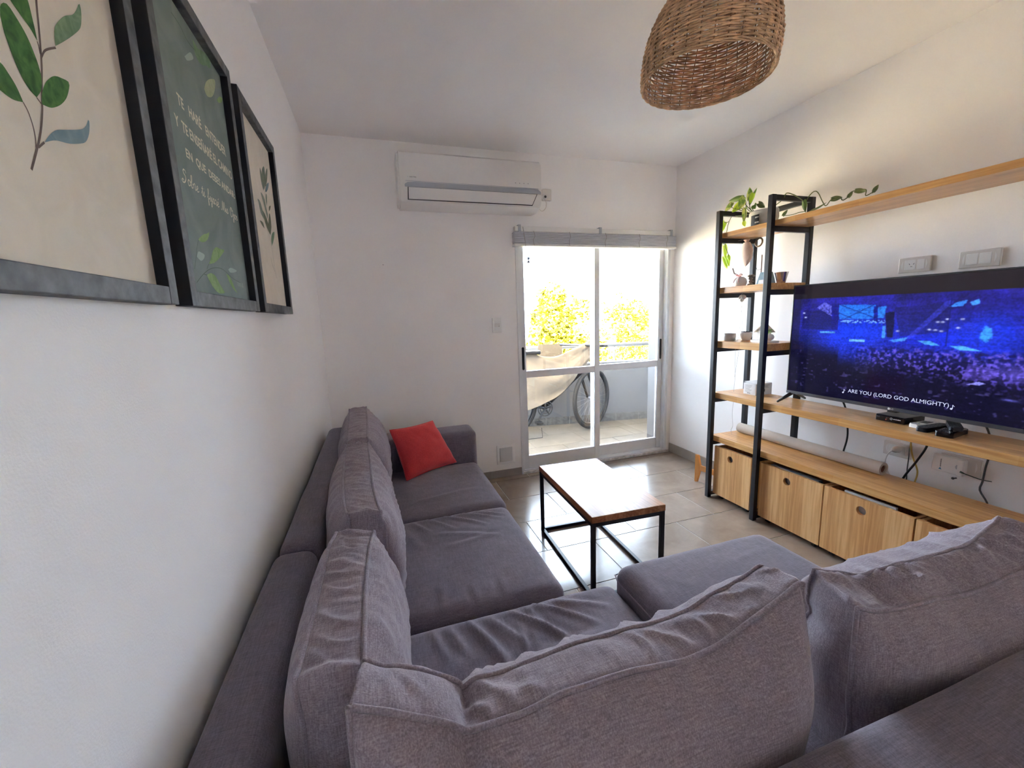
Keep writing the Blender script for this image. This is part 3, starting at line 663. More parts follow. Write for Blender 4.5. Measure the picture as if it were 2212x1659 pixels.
for uu in (.297, .7035):
    mb = MB(); c = Vector(tvp(uu, .914)); mb.tube([c + Vector((0, 0, 0)), c + Vector((0, 0, .017)), c + Vector((0, -.006, .010))], .0011, 6)
    mb.lathe([(0, -.0008), (.0042, 0), (0, .0008)], (0, 0, 0), 12, Matrix.Translation(c + Vector((0, .004, -.001))) @ Matrix.Rotation(math.pi / 2, 4, 'Y')); mb.build('music_note', E_TXT, tv)
lg = MB().lathe([(0, -.0005), (.0055, 0), (0, .0005)], (0, 0, 0), 14, Matrix.Translation((TX - .0048, TY1 - .4925 * 1.11, TZ0 + .009)) @ Matrix.Rotation(math.pi / 2, 4, 'Y')); lg.build('maker_mark', M['white'], tv)
text_mb('LG', (TX - .0045, TY1 - .4985 * 1.11, TZ0 + .0055), (0, -1, 0), (0, 0, 1), .012).build('maker_letters', M['white'], tv)
MB().bbox(TX - .004, TX + .03, TY1 - .52 * 1.11, TY1 - .485 * 1.11, TZ0 - .008, TZ0, .003).build('sensor_lip', M['black'], tv)
for yy in (-1.40, -2.46):
    MB().tube([(2.657, yy + .010, .783), (2.74, yy, .822), (2.775, yy, .838), (2.81, yy, .822), (2.885, yy + .008, .783)], [.006, .011, .013, .011, .006], 10).build('foot', plain('dark_bronze_foot', (.03, .022, .018), .35) if yy > -2 else M['dgrey'], tv, True)

# ------------------------------------------------------------------ on the television board
sb = thing('set_top_box', 'flat black set-top box on the shelf board below the television', 'box', (2.79, -1.945, .7755))
MB().bbox(2.717, 2.866, -2.006, -1.884, .778, .809, .003).build('case', M['gloss'], sb)
for yy in (-1.90, -1.99): MB().tube([(2.74, yy, .7755), (2.74, yy, .7785)], .006, 10).tube([(2.85, yy, .7755), (2.85, yy, .7785)], .006, 10).build('rubber_foot', M['black'], sb)
lm = MB()
lm.tube([(2.7164, -1.951 + .0045 * math.cos(a), .7955 + .0045 * math.sin(a)) for a in [k * .35 for k in range(18)]], .0011, 5)
for k in range(9): lm.bbox(2.7162, 2.7168, -1.9625 - k * .0034, -1.9600 - k * .0034, .7935, .7975 + (.001 if k in (3, 6) else 0), .0002)
lm.build('front_lettering', M['white'], sb)
MB().bbox(2.7162, 2.7168, -1.931, -1.928, .786, .789, .0003).build('red_indicator', emit('red_led', (.7, .05, .06), .6), sb)
for yy in (-1.891, -1.8985): MB().tube([(2.7172, yy, .797), (2.7158, yy, .797)], .003, 12).build('button', M['dgrey'], sb)
def remote(name, label, a, b, w, h, z, mat, keys, cat='remote control', taper=1.0, keymat=None):
    a, b = Vector((*a, z)), Vector((*b, z)); dr = (b - a).normalized(); sd = Vector((-dr.y, dr.x, 0)); L_ = (b - a).length; ol = []
    for k in range(9): an = math.pi / 2 * k / 8; ol.append((L_ - .012 + .012 * math.sin(an), w / 2 * taper - .012 + .012 * math.cos(an)))
    for k in range(9): an = math.pi / 2 * k / 8; ol.append((L_ - .012 + .012 * math.cos(an), -(w / 2 * taper - .012 + .012 * math.sin(an))))
    for k in range(9): an = math.pi / 2 * k / 8; ol.append((.012 - .012 * math.sin(an), -(w / 2 - .012 + .012 * math.cos(an))))
    for k in range(9): an = math.pi / 2 * k / 8; ol.append((.012 - .012 * math.cos(an), w / 2 - .012 + .012 * math.sin(an)))
    bm = bmesh.new(); lo_ = [bm.verts.new(a + dr * u + sd * v) for u, v in ol]; hi = [bm.verts.new(a + dr * u + sd * v + Vector((0, 0, h))) for u, v in ol]
    bm.faces.new(lo_[::-1]); tp = bm.faces.new(hi); n = len(ol)
    for i in range(n): bm.faces.new((lo_[i], lo_[(i + 1) % n], hi[(i + 1) % n], hi[i]))
    bmesh.ops.bevel(bm, geom=list(tp.edges), offset=.003, segments=2, affect='EDGES')
    o = tag(MB().bm(bm).build(name, mat), label, cat)
    for r in range(keys[0]):
        for c in range(keys[1]):
            p = a + dr * (L_ * (.18 + .68 * r / max(1, keys[0] - 1))) + sd * ((c - (keys[1] - 1) / 2) * w * .27) + Vector((0, 0, h))
            MB().lathe([(.0042, -.0005), (.0042, .0008), (.003, .0014), (0, .0014)], p, 10).build('button', keymat or M['dgrey'], o)
    return o
rw = remote('air_conditioner_remote', 'white remote control with grey display beside the set-top box', (2.71, -2.045), (2.835, -2.055), .046, .018, .7758, M['white'], (2, 2), keymat=M['pale'])
MB().bbox(2.762, 2.812, -2.067, -2.035, .7935, .7943, .0003).build('display', plain('remote_lcd', (.22, .24, .25), .2), rw)
remote('remote_control', 'slim black remote control lying next to the white remote', (2.66, -2.098), (2.83, -2.105), .042, .02, .7758, M['black'], (5, 3))
remote('remote_control', 'wide black remote control lying rightmost on the television board', (2.645, -2.185), (2.80, -2.165), .06, .022, .7758, M['gloss'], (5, 3))
remote('remote_control', 'black remote control resting on top of the wide black remote', (2.70, -2.20), (2.815, -2.13), .042, .018, .7998, M['black'], (4, 3))
cb = thing('carton', 'white cardboard box with printed sides on the television board between the shelf frames', 'box', (2.797, -1.124, .7755))
MB().bbox(2.728, 2.868, -1.173, -1.075, .7757, .852, .001).build('carton_body', M['card'], cb)
MB().prism([(0, 0), (.139, 0), (.139, .0012), (0, .0012)], lambda u, w, q: (2.7285 + u, q, .8525 + w + (q + 1.173) * .07), -1.172, -1.076).build('lid_flap', M['card'], cb)
pk = MB()
for k in range(7): pk.box(2.7276, 2.728, -1.088 - (.055 if k in (0,) else .062 * (.55 + .4 * ((k * 37) % 10) / 10)), -1.088, .838 - k * .0075, .8395 - k * .0075)
for k in range(3): pk.box(2.7276, 2.728, -1.112 - k * .009, -1.106 - k * .009, .783, .788)
for k in range(3): pk.box(2.75, 2.75 + (.095, .08, .09)[k], -1.1734, -1.173, .838 - k * .007, .840 - k * .007)
pk.box(2.77, 2.785, -1.1734, -1.173, .80, .808).box(2.80, 2.808, -1.1734, -1.173, .797, .815).box(2.79, 2.791, -1.1734, -1.173, .80, .812)
pk.build('printed_text', M['ink'], cb)

# ------------------------------------------------------------------ ornaments on the third board (z 1.135)
c1 = tag(MB().lathe([(0, 0), (.030, 0), (.038, .004), (.041, .03), (.040, .05), (.037, .05), (.036, .04), (0, .04)], (2.668, -.992, 1.1353), 28).build('ceramic_cup', plain('grey_white_ceramic', (.52, .50, .48), .5, var=.1, bump=.3, bscale=60), None, True), 'low grey ceramic pot leftmost on the shelf above the carton', 'pot')
MB().lathe([(0, 0), (.036, 0), (.030, .004), (0, .006)], (2.668, -.992, 1.1755), 16).build('gravel', M['cord'], c1)
c2 = tag(MB().lathe([(0, 0), (.022, 0), (.034, .014), (.041, .038), (.041, .056), (.038, .056), (.037, .042), (0, .042)], (2.765, -1.035, 1.1353), 28).build('ceramic_bowl', M['ceramic'], None, True), 'cream ceramic bowl with dark stones between the grey pot and the little house', 'bowl')
pb = MB(); rg = random.Random(2)
for k in range(9):
    a = rg.uniform(0, 6.28); r = rg.uniform(.004, .024); pb.lathe([(0, -.007), (.007, -.004), (.009, 0), (.006, .005), (0, .007)], (2.765 + r * math.cos(a), -1.035 + r * math.sin(a), 1.187 + rg.uniform(0, .006)), 8)
pb.build('dark_stones', plain('dark_stone', (.06, .05, .055), .6, var=.3), c2, True)['kind'] = 'stuff'
hs = thing('house_planter', 'white little house ornament with a round pot and green sprig behind the near post', 'ornament', (2.73, -1.23, 1.1352))
ol = [(.055 * math.cos(2 * math.pi * k / 32), .092 * math.sin(2 * math.pi * k / 32)) for k in range(32)]
MB().prism(ol, lambda u, w, q: (2.715 + u, -1.225 + w, q), 1.1354, 1.146).build('tray', M['ceramic'], hs, False)
MB().prism([(-.03, 0), (.03, 0), (.03, .06), (0, .086), (-.03, .06)], lambda u, w, q: (q, -1.212 + u, 1.1465 + w), 2.70, 2.75).build('house_wall', M['ceramic'], hs)
for s in (-1, 1):
    MB().prism([(0, .0885), (s * .048, .048), (s * .048, .053), (0, .0945)], lambda u, w, q: (q, -1.212 + u, 1.1465 + w), 2.69, 2.76).build('roof_panel', plain('pale_wood_roof', (.60, .52, .45), .6, var=.05), hs)
MB().lathe([(0, 0), (.022, 0), (.037, .012), (.040, .024), (.034, .038), (.020, .044), (.018, .040), (0, .038)], (2.685, -1.268, 1.1465), 28).build('round_pot', M['ceramic'], hs, True)
sp = MB(); rg = random.Random(5)
for k in range(14):
    a = rg.uniform(0, 6.28); t = Vector((2.685 + .02 * math.cos(a), -1.268 + .028 * math.sin(a), 1.198 + rg.uniform(0, .02))); sp.tube([(2.685, -1.268, 1.185), t], .0008, 4)
    sp.lathe([(0, -.002), (.006, 0), (0, .002)], t, 7)
sp.build('sprig', plain('fresh_green', (.22, .48, .08), .5), hs)['kind'] = 'stuff'
F1={
'a': [(-2.533, 1.708), (-2.532, 1.718), (-2.528, 1.731), (-2.518, 1.744), (-2.502, 1.76), (-2.482, 1.774), (-2.469, 1.789), (-2.461, 1.801), (-2.459, 1.793), (-2.464, 1.775), (-2.472, 1.762), (-2.495, 1.74), (-2.517, 1.721)] ,
'b': [(-2.581, 1.62), (-2.578, 1.631), (-2.571, 1.644), (-2.561, 1.656), (-2.547, 1.667), (-2.531, 1.672), (-2.519, 1.673), (-2.524, 1.66), (-2.533, 1.647), (-2.547, 1.634), (-2.563, 1.624), (-2.573, 1.621)] ,
'c': [(-2.59, 1.575), (-2.579, 1.587), (-2.565, 1.598), (-2.549, 1.605), (-2.524, 1.615), (-2.507, 1.623), (-2.497, 1.632), (-2.489, 1.643), (-2.49, 1.633), (-2.496, 1.619), (-2.506, 1.607), (-2.519, 1.6), (-2.543, 1.591), (-2.569, 1.585)] ,
'd': [(-2.588, 1.624), (-2.6, 1.629), (-2.61, 1.643), (-2.616, 1.66), (-2.62, 1.677), (-2.618, 1.698), (-2.607, 1.708), (-2.595, 1.701), (-2.584, 1.69), (-2.577, 1.676), (-2.573, 1.663), (-2.573, 1.649), (-2.578, 1.636)] ,
'e': [(-2.612, 1.608), (-2.627, 1.604), (-2.641, 1.605), (-2.651, 1.609), (-2.648, 1.629), (-2.635, 1.636), (-2.626, 1.63), (-2.618, 1.621)] ,
'f': [(-2.567, 1.694), (-2.576, 1.703), (-2.588, 1.709), (-2.6, 1.716), (-2.603, 1.72), (-2.577, 1.74), (-2.57, 1.735), (-2.568, 1.719), (-2.567, 1.705)] ,
'stem': [(-2.621, 1.535), (-2.607, 1.559), (-2.594, 1.583), (-2.583, 1.611), (-2.576, 1.638), (-2.568, 1.666), (-2.563, 1.69), (-2.558, 1.719), (-2.555, 1.738), (-2.551, 1.757)] ,
'st2': [(-2.565, 1.678), (-2.557, 1.689), (-2.547, 1.697), (-2.533, 1.706)] ,
'st3': [(-2.606, 1.563), (-2.604, 1.574), (-2.604, 1.587), (-2.607, 1.6), (-2.612, 1.608)] ,
'st4': [(-2.602, 1.565), (-2.596, 1.57), (-2.59, 1.575)] ,
'st5': [(-2.582, 1.62), (-2.585, 1.622), (-2.588, 1.624)] ,
'st6': [(-2.566, 1.681), (-2.566, 1.689), (-2.567, 1.694)] ,
}
F2={
'a': [(-2.149, 1.543), (-2.135, 1.551), (-2.112, 1.561), (-2.09, 1.567), (-2.073, 1.573), (-2.082, 1.561), (-2.096, 1.551), (-2.115, 1.544), (-2.135, 1.541)] ,
'b': [(-2.106, 1.497), (-2.087, 1.512), (-2.066, 1.532), (-2.039, 1.545), (-2.011, 1.545), (-1.98, 1.547), (-2.007, 1.531), (-2.043, 1.514), (-2.074, 1.503)] ,
'c': [(-2.172, 1.504), (-2.16, 1.516), (-2.145, 1.517), (-2.125, 1.514), (-2.135, 1.504), (-2.153, 1.498)] ,
'd': [(-2.129, 1.47), (-2.102, 1.477), (-2.073, 1.473), (-2.052, 1.457), (-2.032, 1.444), (-2.025, 1.437), (-2.067, 1.434), (-2.098, 1.444), (-2.118, 1.458)] ,
'e': [(-1.991, 1.487), (-1.971, 1.484), (-1.954, 1.474), (-1.935, 1.454), (-1.919, 1.443), (-1.952, 1.453), (-1.977, 1.47)] ,
'g': [(-1.97, 1.5), (-1.945, 1.507), (-1.897, 1.505), (-1.921, 1.498), (-1.956, 1.494)] ,
's1': [(-2.194, 1.476), (-2.176, 1.503), (-2.158, 1.531), (-2.143, 1.547)] ,
's2': [(-2.194, 1.448), (-2.153, 1.468), (-2.107, 1.485), (-2.06, 1.494), (-2.022, 1.496), (-1.989, 1.491), (-1.94, 1.48), (-1.875, 1.474)] ,
's3': [(-2.123, 1.484), (-2.106, 1.497)] ,
's4': [(-2.145, 1.47), (-2.127, 1.47)] ,
'u1': [(-1.96, 1.932), (-1.94, 1.956), (-1.913, 1.976), (-1.883, 1.992), (-1.859, 2.001), (-1.864, 1.983), (-1.887, 1.954), (-1.915, 1.934), (-1.946, 1.923)] ,
'u2': [(-1.866, 1.95), (-1.838, 1.971), (-1.812, 1.979), (-1.823, 1.964), (-1.851, 1.95)] ,
'u3': [(-1.932, 2.029), (-1.907, 2.036), (-1.895, 2.028), (-1.892, 2.017), (-1.919, 2.007), (-1.944, 2.007)] ,
'v1': [(-2.068, 1.946), (-2.025, 1.977), (-2.01, 1.972), (-2.052, 1.946)] ,
'v2': [(-1.997, 2.021), (-1.958, 2.017), (-1.909, 2.013), (-1.957, 1.988), (-1.991, 1.991)] ,
'v3': [(-2.111, 2.006), (-2.07, 2.006), (-2.033, 1.996), (-1.987, 2.001)] ,
'v4': [(-1.963, 2.019), (-1.883, 2.045), (-1.888, 2.014), (-1.951, 2.004)] ,
}
F3={
'a': [(-1.425, 1.843), (-1.444, 1.868), (-1.447, 1.9), (-1.437, 1.92), (-1.416, 1.906), (-1.405, 1.871)] ,
'b': [(-1.413, 1.85), (-1.415, 1.884), (-1.409, 1.92), (-1.365, 1.948), (-1.36, 1.92), (-1.386, 1.877)] ,
'c': [(-1.387, 1.869), (-1.371, 1.905), (-1.334, 1.944), (-1.305, 1.959), (-1.324, 1.923), (-1.358, 1.885)] ,
'd': [(-1.397, 1.849), (-1.368, 1.878), (-1.316, 1.905), (-1.326, 1.886), (-1.368, 1.857)] ,
'e': [(-1.419, 1.745), (-1.436, 1.775), (-1.466, 1.809), (-1.473, 1.826), (-1.429, 1.819), (-1.408, 1.782), (-1.4, 1.764)] ,
'f': [(-1.4, 1.796), (-1.406, 1.818), (-1.392, 1.842), (-1.376, 1.841), (-1.385, 1.815)] ,
'g': [(-1.475, 1.732), (-1.514, 1.746), (-1.529, 1.775), (-1.537, 1.787), (-1.501, 1.786), (-1.473, 1.752)] ,
'h': [(-1.397, 1.69), (-1.452, 1.714), (-1.481, 1.75), (-1.478, 1.762), (-1.434, 1.749), (-1.4, 1.717)] ,
'i': [(-1.394, 1.694), (-1.414, 1.722), (-1.38, 1.769), (-1.359, 1.776), (-1.361, 1.733)] ,
'j': [(-1.485, 1.698), (-1.52, 1.704), (-1.542, 1.714), (-1.499, 1.716)] ,
'k': [(-1.396, 1.652), (-1.394, 1.678), (-1.362, 1.705), (-1.317, 1.718), (-1.35, 1.682)] ,
'l': [(-1.372, 1.785), (-1.362, 1.803), (-1.328, 1.815), (-1.348, 1.796)] ,
's1': [(-1.383, 1.533), (-1.396, 1.594), (-1.4, 1.645), (-1.419, 1.682), (-1.447, 1.708), (-1.448, 1.754), (-1.4, 1.85)] ,
's2': [(-1.398, 1.557), (-1.43, 1.581), (-1.443, 1.605)] ,
}
# ------------------------------------------------------------------ ornaments on the second board (z 1.494)
gf = thing('gift_ornament', 'white round keepsake tied with a pink ribbon on the second shelf board', 'ornament', (2.70, -1.03, 1.4945))
MB().lathe([(0, 0), (.026, .002), (.037, .014), (.040, .03), (.034, .05), (.02, .062), (0, .066)], (2.70, -1.03, 1.4945), 24).build('round_body', M['ceramic'], gf, True)
MB().tube([(2.70, -1.03, 1.56), (2.69, -.985, 1.585), (2.688, -.972, 1.62)], .0045, 8).build('tag_stick', plain('taupe_stick', (.28, .22, .18), .7), gf, True)
rb = MB()
for s in (-1, 1): rb.tube(cr([(2.695, -1.03, 1.562), (2.68, -1.03 + s * .012, 1.575), (2.685, -1.03 + s * .026, 1.571), (2.695, -1.03 + s * .006, 1.562)], 14), .0035, 6); rb.tube(cr([(2.695, -1.03, 1.562), (2.668, -1.03 + s * .014, 1.545), (2.66, -1.03 + s * .02, 1.52)], 8), .003, 6)
rb.build('ribbon', plain('pale_pink_ribbon', (.66, .38, .36), .6), gf, True)
pe = thing('stacked_pebbles', 'small stack of grey pebbles beside the ribboned keepsake', 'pebbles', (2.715, -1.10, 1.4945))
for k, (r, z) in enumerate(((.018, 1.504), (.016, 1.5225), (.014, 1.5405), (.024, 1.5575))):
    MB().lathe([(0, -.009), (r * .7, -.007), (r, 0), (r * .7, .007), (0, .009)], (2.715, -1.095 - .004 * (k % 2), z), 16).build('pebble', plain('pebble_%d' % k, (.36, .31, .27), .7, var=.15), pe, True)
cup = tag(MB().lathe([(0, 0), (.021, 0), (.0225, .002), (.037, .062), (.0385, .0635), (.0365, .063), (.0215, .006), (0, .006)], (2.71, -1.318, 1.4945), 32).build('steel_cup', M['chrome'], None, True), 'polished flared steel cup at the near end of the second board', 'cup')
hm = thing('glass_pyramid', 'small blue-grey glass house ornament behind the near front post', 'ornament', (2.70, -1.225, 1.4945))
MB().prism([(-.045, 0), (.045, 0), (.036, .03), (.018, .074), (-.02, .074), (-.036, .03)], lambda u, w, q: (q, -1.222 + u, 1.4947 + w), 2.672, 2.73).build('house_body', plain('blue_grey_glaze', (.22, .32, .38), .25, var=.15), hm)
MB().prism([(-.030, .004), (.030, .004), (.024, .028), (-.024, .028)], lambda u, w, q: (q, -1.222 + u, 1.4947 + w), 2.6705, 2.6718).build('white_panel', M['ceramic'], hm)
fg = thing('silver_figurine', 'tiny silver figurine on the second shelf board by the back post', 'figurine', (2.76, -1.085, 1.4945))
MB().lathe([(0, 0), (.016, .001), (.013, .006), (.005, .012), (.009, .024), (.012, .034), (.006, .042), (.008, .05), (.004, .057), (0, .058)], (2.76, -1.05, 1.4945), 16).build('figure_body', M['chrome'], fg, True)
ic = thing('incense_holder', 'thin upright stick in a wire holder on the second shelf board', 'stick', (2.78, -1.115, 1.4945))
MB().tube([(2.78, -1.115, 1.4948), (2.78, -1.113, 1.69)], .0032, 8).build('stick', plain('brown_stick', (.16, .09, .06), .8), ic)
MB().tube(cr([(2.78, -1.113, 1.60), (2.79, -1.075, 1.598), (2.795, -1.06, 1.618)], 10), .0016, 6).lathe([(0, 0), (.02, 0), (.018, .006), (0, .008)], (2.78, -1.115, 1.4945), 14).build('wire', M['dgrey'], ic, True)

# things hanging under the top board and down the far back post
po = thing('drawstring_pouch', 'pale pink cloth pouch hanging under the top shelf board', 'pouch', (2.72, -1.045, 1.62))
def pouch(u, t):
    z = 1.776 - .15 * t; r = .044 * (math.sin(math.pi * min(1, .1 + .9 * t)) ** .7) * (1 + .0 * t) + .004 if t < .98 else .003
    r *= 1 + .10 * nz(math.cos(u) * 1.5, math.sin(u) * 1.5, t * 4); return (2.72 + .55 * r * math.cos(u), -1.045 + r * math.sin(u), z)
MB().grid([[pouch(2 * math.pi * i / 28, j / 24) for j in range(25)] for i in range(29)]).build('pouch_body', plain('blush_cloth', (.78, .62, .54), .9, var=.06, bump=.2, bscale=150), po, True)
MB().grid([[(2.72 + (.006 + .012 * j / 4) * math.cos(2 * math.pi * i / 16), -1.045 + (.007 + .014 * j / 4 + .002 * math.sin(i * 2.1)) * math.sin(2 * math.pi * i / 16), 1.774 + .02 * j / 4) for j in range(5)] for i in range(17)]).build('gathered_neck', plain('blush_neck', (.72, .50, .42), .9), po, True)
MB().tube([(2.72, -1.045, 1.785), (2.73, -1.0, 1.80), (2.735, -.951, 1.801)], .0012, 5).tube([(2.72, -1.045, 1.628), (2.721, -1.046, 1.575)], .001, 5).build('string', M['cord'], po)
tag(MB().tube([(2.86 + .004 * math.sin(a), -1.0125 + .026 * math.cos(a), 1.7855 - .0 + .027 * math.sin(a)) for a in [2 * math.pi * k / 28 for k in range(28)]], .0055, 8, closed=True).build('wooden_ring', plain('brown_ring', (.14, .085, .05), .5), None, True), 'brown wooden ring hanging at the top of the far back post', 'ring')
cl = thing('hanging_mobile', 'strings with a small white clay charm hanging behind the shelves', 'mobile', (2.74, -1.01, .46))
ch = MB()
for dy, dz, r in ((-.013, 1.425, .017), (.012, 1.42, .015), (0, 1.408, .016), (.006, 1.43, .013)): ch.lathe([(0, -r), (r * .75, -r * .6), (r, 0), (r * .75, r * .6), (0, r)], (2.72, -1.03 + dy, dz), 12)
ch.build('clay_charm', M['ceramic'], cl, True)
MB().tube([(2.72, -1.03, 1.44), (2.72, -1.03, 1.4553)], .001, 5).tube([(2.72, -1.024, 1.405), (2.722, -1.05, 1.20), (2.722, -1.05, 1.1355)], .0011, 5).tube([(2.72, -1.036, 1.405), (2.722, -1.02, 1.20), (2.722, -1.012, 1.1355)], .0011, 5).build('string', M['cord'], cl)
MB().tube(cr([(2.722, -.995, 1.089), (2.721, -1.0, .98), (2.723, -1.004, .88), (2.722, -1.0, .776)], 20), .0011, 5).tube(cr([(2.722, -1.03, 1.089), (2.722, -1.01, .95), (2.721, -1.002, .88)], 10), .0011, 5).tube(cr([(2.722, -1.004, .734), (2.72, -1.0, .62), (2.724, -1.006, .53), (2.72, -.997, .50), (2.722, -1.003, .466)], 24), .0011, 5).build('string', M['cord'], cl)

# ------------------------------------------------------------------ trailing pothos on the top board
m, nt, N, L, b = new_mat('variegated_leaf')
tc = N.new('ShaderNodeTexCoord'); n = N.new('ShaderNodeTexNoise'); n.inputs['Scale'].default_value = 38; n.inputs['Detail'].default_value = 4; L.new(tc.outputs['Object'], n.inputs['Vector'])
r = N.new('ShaderNodeValToRGB'); r.color_ramp.elements[0].position = .42; r.color_ramp.elements[0].color = (.20, .33, .05, 1); r.color_ramp.elements[1].position = .62; r.color_ramp.elements[1].color = (.68, .72, .20, 1)
L.new(n.outputs['Fac'], r.inputs[0]); L.new(r.outputs[0], b.inputs['Base Color']); b.inputs['Roughness'].default_value = .4
tl = N.new('ShaderNodeBsdfTranslucent'); L.new(r.outputs[0], tl.inputs[0]); mx = N.new('ShaderNodeMixShader'); mx.inputs[0].default_value = .45
L.new(b.outputs[0], mx.inputs[1]); L.new(tl.outputs[0], mx.inputs[2]); L.new(mx.outputs[0], N['Material Output'].inputs[0]); M['leaf'] = m
def leaf_mat(name, col, tr=.45):
    m, nt, N, L, b = new_mat(name); b.inputs['Base Color'].default_value = (*col, 1); b.inputs['Roughness'].default_value = .42
    tl = N.new('ShaderNodeBsdfTranslucent'); tl.inputs[0].default_value = (*col, 1); mx = N.new('ShaderNodeMixShader'); mx.inputs[0].default_value = tr
    L.new(b.outputs[0], mx.inputs[1]); L.new(tl.outputs[0], mx.inputs[2]); L.new(mx.outputs[0], N['Material Output'].inputs[0]); return m
M['lime'] = leaf_mat('lime_leaf', (.60, .80, .07), .6); M['deep'] = leaf_mat('deep_green_leaf', (.20, .32, .08), .4); M['olive'] = leaf_mat('olive_leaf', (.15, .19, .07), .3)  # olive is the darker, duller leaf green
M['stem'] = plain('pothos_stem', (.13, .16, .05), .6)
pp = thing('trailing_pothos', 'trailing green and yellow pothos in a pale oval pot on the top shelf board', 'plant', (2.72, -1.16, 1.8465))
ov = []
for rr, z in ((0, 0), (.072, 0), (.086, .012), (.094, .05), (.092, .092), (.087, .1), (.083, .095), (.083, .085), (0, .083)):
    ov.append([(2.715 + rr * .68 * math.cos(2 * math.pi * k / 32), -1.165 + rr * math.sin(2 * math.pi * k / 32), 1.8465 + z) for k in range(33)])
MB().grid(ov).build('plant_pot', plain('pale_grey_pot', (.56, .54, .51), .6, var=.05, bump=.2, bscale=80), pp, True, merge=True)
MB().grid([[(2.715 + .0815 * (i / 6) * .68 * math.cos(2 * math.pi * k / 24), -1.165 + .0815 * (i / 6) * math.sin(2 * math.pi * k / 24), 1.9325 + .004 * nz(i, k)) for k in range(25)] for i in range(7)]).build('potting_soil', M['soil'], pp)
tgm = MB().grid([[(2.715 - .098 * .66 * math.cos(a) - .0008, -1.165 + .0975 * math.sin(a) * (-1), 1.856 + .062 * j / 4) for a in [(-.36 + .62 * k / 8) for k in range(9)]] for j in range(5)]); tg_ = tgm.build('black_tag', M['black'], pp)
tt = MB()
for row in (1.898, 1.868):
    for k in range(4): tt.box(2.6473 - .0005, 2.6479, -1.192 + k * .0075, -1.1875 + k * .0075, row, row + .008)
tt.build('tag_print', M['white'], tg_)
def leaf(tip, base, width, mat, curl=.25, side=None, parent=pp):
    base, tip = Vector(base), Vector(tip); ax = tip - base; Ln = ax.length; ax.normalize()
    side = Vector(side) if side else Vector((.35, -.9, .25)); side = (side - ax * side.dot(ax)).normalized(); nm = ax.cross(side)
    P = []; nu = 11
    for i in range(nu):
        t = i / (nu - 1); w = width * (math.sin(math.pi * min(1, t * .93 + .07) ** .72)) ** .85 if t < 1 else 0
        row = []
        for j in range(-3, 4):
            q = j / 3; p = base + ax * (Ln * t + (-.10 * Ln * abs(q) if t < .12 else 0)) + side * (w * .5 * q) + nm * (abs(q) * w * curl - .16 * Ln * math.sin(math.pi * t) * curl * 2); row.append(p)
        P.append(row)
    return MB().grid(P).build('leaf', mat, parent, True, fix=False)
def stem(pts, r=.0022, n=20): return MB().tube(cr(pts, n), r, 6).build('stem', M['stem'], pp, True)
R0 = (2.70, -1.13, 1.925)
LV = [((2.68, -1.081, 2.105), (2.68, -1.079, 2.03), .05, 'leaf', (0, -1, .1)), ((2.70, -1.12, 2.092), (2.70, -1.068, 2.012), .028, 'deep', (0, -.8, -.5)),
      ((2.66, -.938, 2.057), (2.66, -1.048, 2.052), .038, 'deep', (.2, .1, 1)), ((2.64, -1.04, 1.992), (2.64, -1.088, 2.04), .052, 'leaf', (0, -.8, .5)),
      ((2.62, -1.066, 1.97), (2.62, -1.112, 2.01), .036, 'leaf', (0, -.7, .6)), ((2.66, -.906, 1.995), (2.66, -.968, 2.042), .04, 'leaf', (0, .5, .8)),
      ((2.66, -.97, 1.978), (2.66, -1.02, 2.02), .05, 'lime', (0, .7, .7)), ((2.655, -1.01, 1.985), (2.66, -1.05, 2.022), .04, 'lime', (0, .5, .8)),
      ((2.60, -1.126, 1.875), (2.60, -1.133, 1.963), .036, 'leaf', (0, -1, 0)), ((2.60, -1.14, 1.852), (2.60, -1.132, 1.886), .03, 'lime', (0, -1, .3)),
      ((2.70, -1.186, 1.958), (2.70, -1.138, 1.995), .036, 'olive', (0, -.7, .6)), ((2.68, -1.135, 1.962), (2.69, -1.115, 1.99), .04, 'deep', (0, -1, .2)), ((2.67, -1.10, 2.0), (2.68, -1.12, 2.055), .045, 'lime', (0, -1, .2)),
      ((2.70, -.822, 1.885), (2.70, -.868, 1.942), .05, 'lime', (0, .8, .6)), ((2.70, -.845, 1.873), (2.70, -.86, 1.925), .035, 'lime', (0, .8, .6)),
      ((2.70, -.892, 1.690), (2.70, -.872, 1.785), .05, 'lime', (0, 1, .2)), ((2.70, -.915, 1.622), (2.70, -.862, 1.708), .05, 'lime', (0, 1, .2)), ((2.70, -.930, 1.636), (2.70, -.895, 1.705), .046, 'lime', (0, 1, -.3)), ((2.70, -.935, 1.668), (2.70, -.905, 1.712), .036, 'lime', (0, 1, .6)), ((2.70, -.845, 1.76), (2.70, -.842, 1.81), .03, 'lime', (0, 1, 0)),
      ((2.66, -1.592, 1.885), (2.66, -1.512, 1.858), .04, 'olive', (.8, 0, .3)), ((2.66, -1.372, 1.90), (2.66, -1.345, 1.872), .022, 'olive', (0, 0, 1)), ((2.66, -1.478, 1.862), (2.66, -1.462, 1.925), .03, 'deep', (0, 1, 0)),
      ((2.68, -1.655, 1.893), (2.68, -1.602, 1.897), .026, 'olive', (0, .3, 1)), ((2.68, -1.703, 1.908), (2.68, -1.684, 1.885), .022, 'olive', (0, .6, 1)), ((2.68, -1.765, 1.892), (2.68, -1.715, 1.908), .024, 'olive', (0, .3, 1)), ((2.68, -1.815, 1.908), (2.68, -1.798, 1.88), .022, 'olive', (0, .8, .6)), ((2.68, -1.79, 1.874), (2.68, -1.805, 1.895), .016, 'olive', (0, .8, .6))]
for tip, base, w, mm, sd in LV: leaf(tip, base, w, M[mm], side=sd)
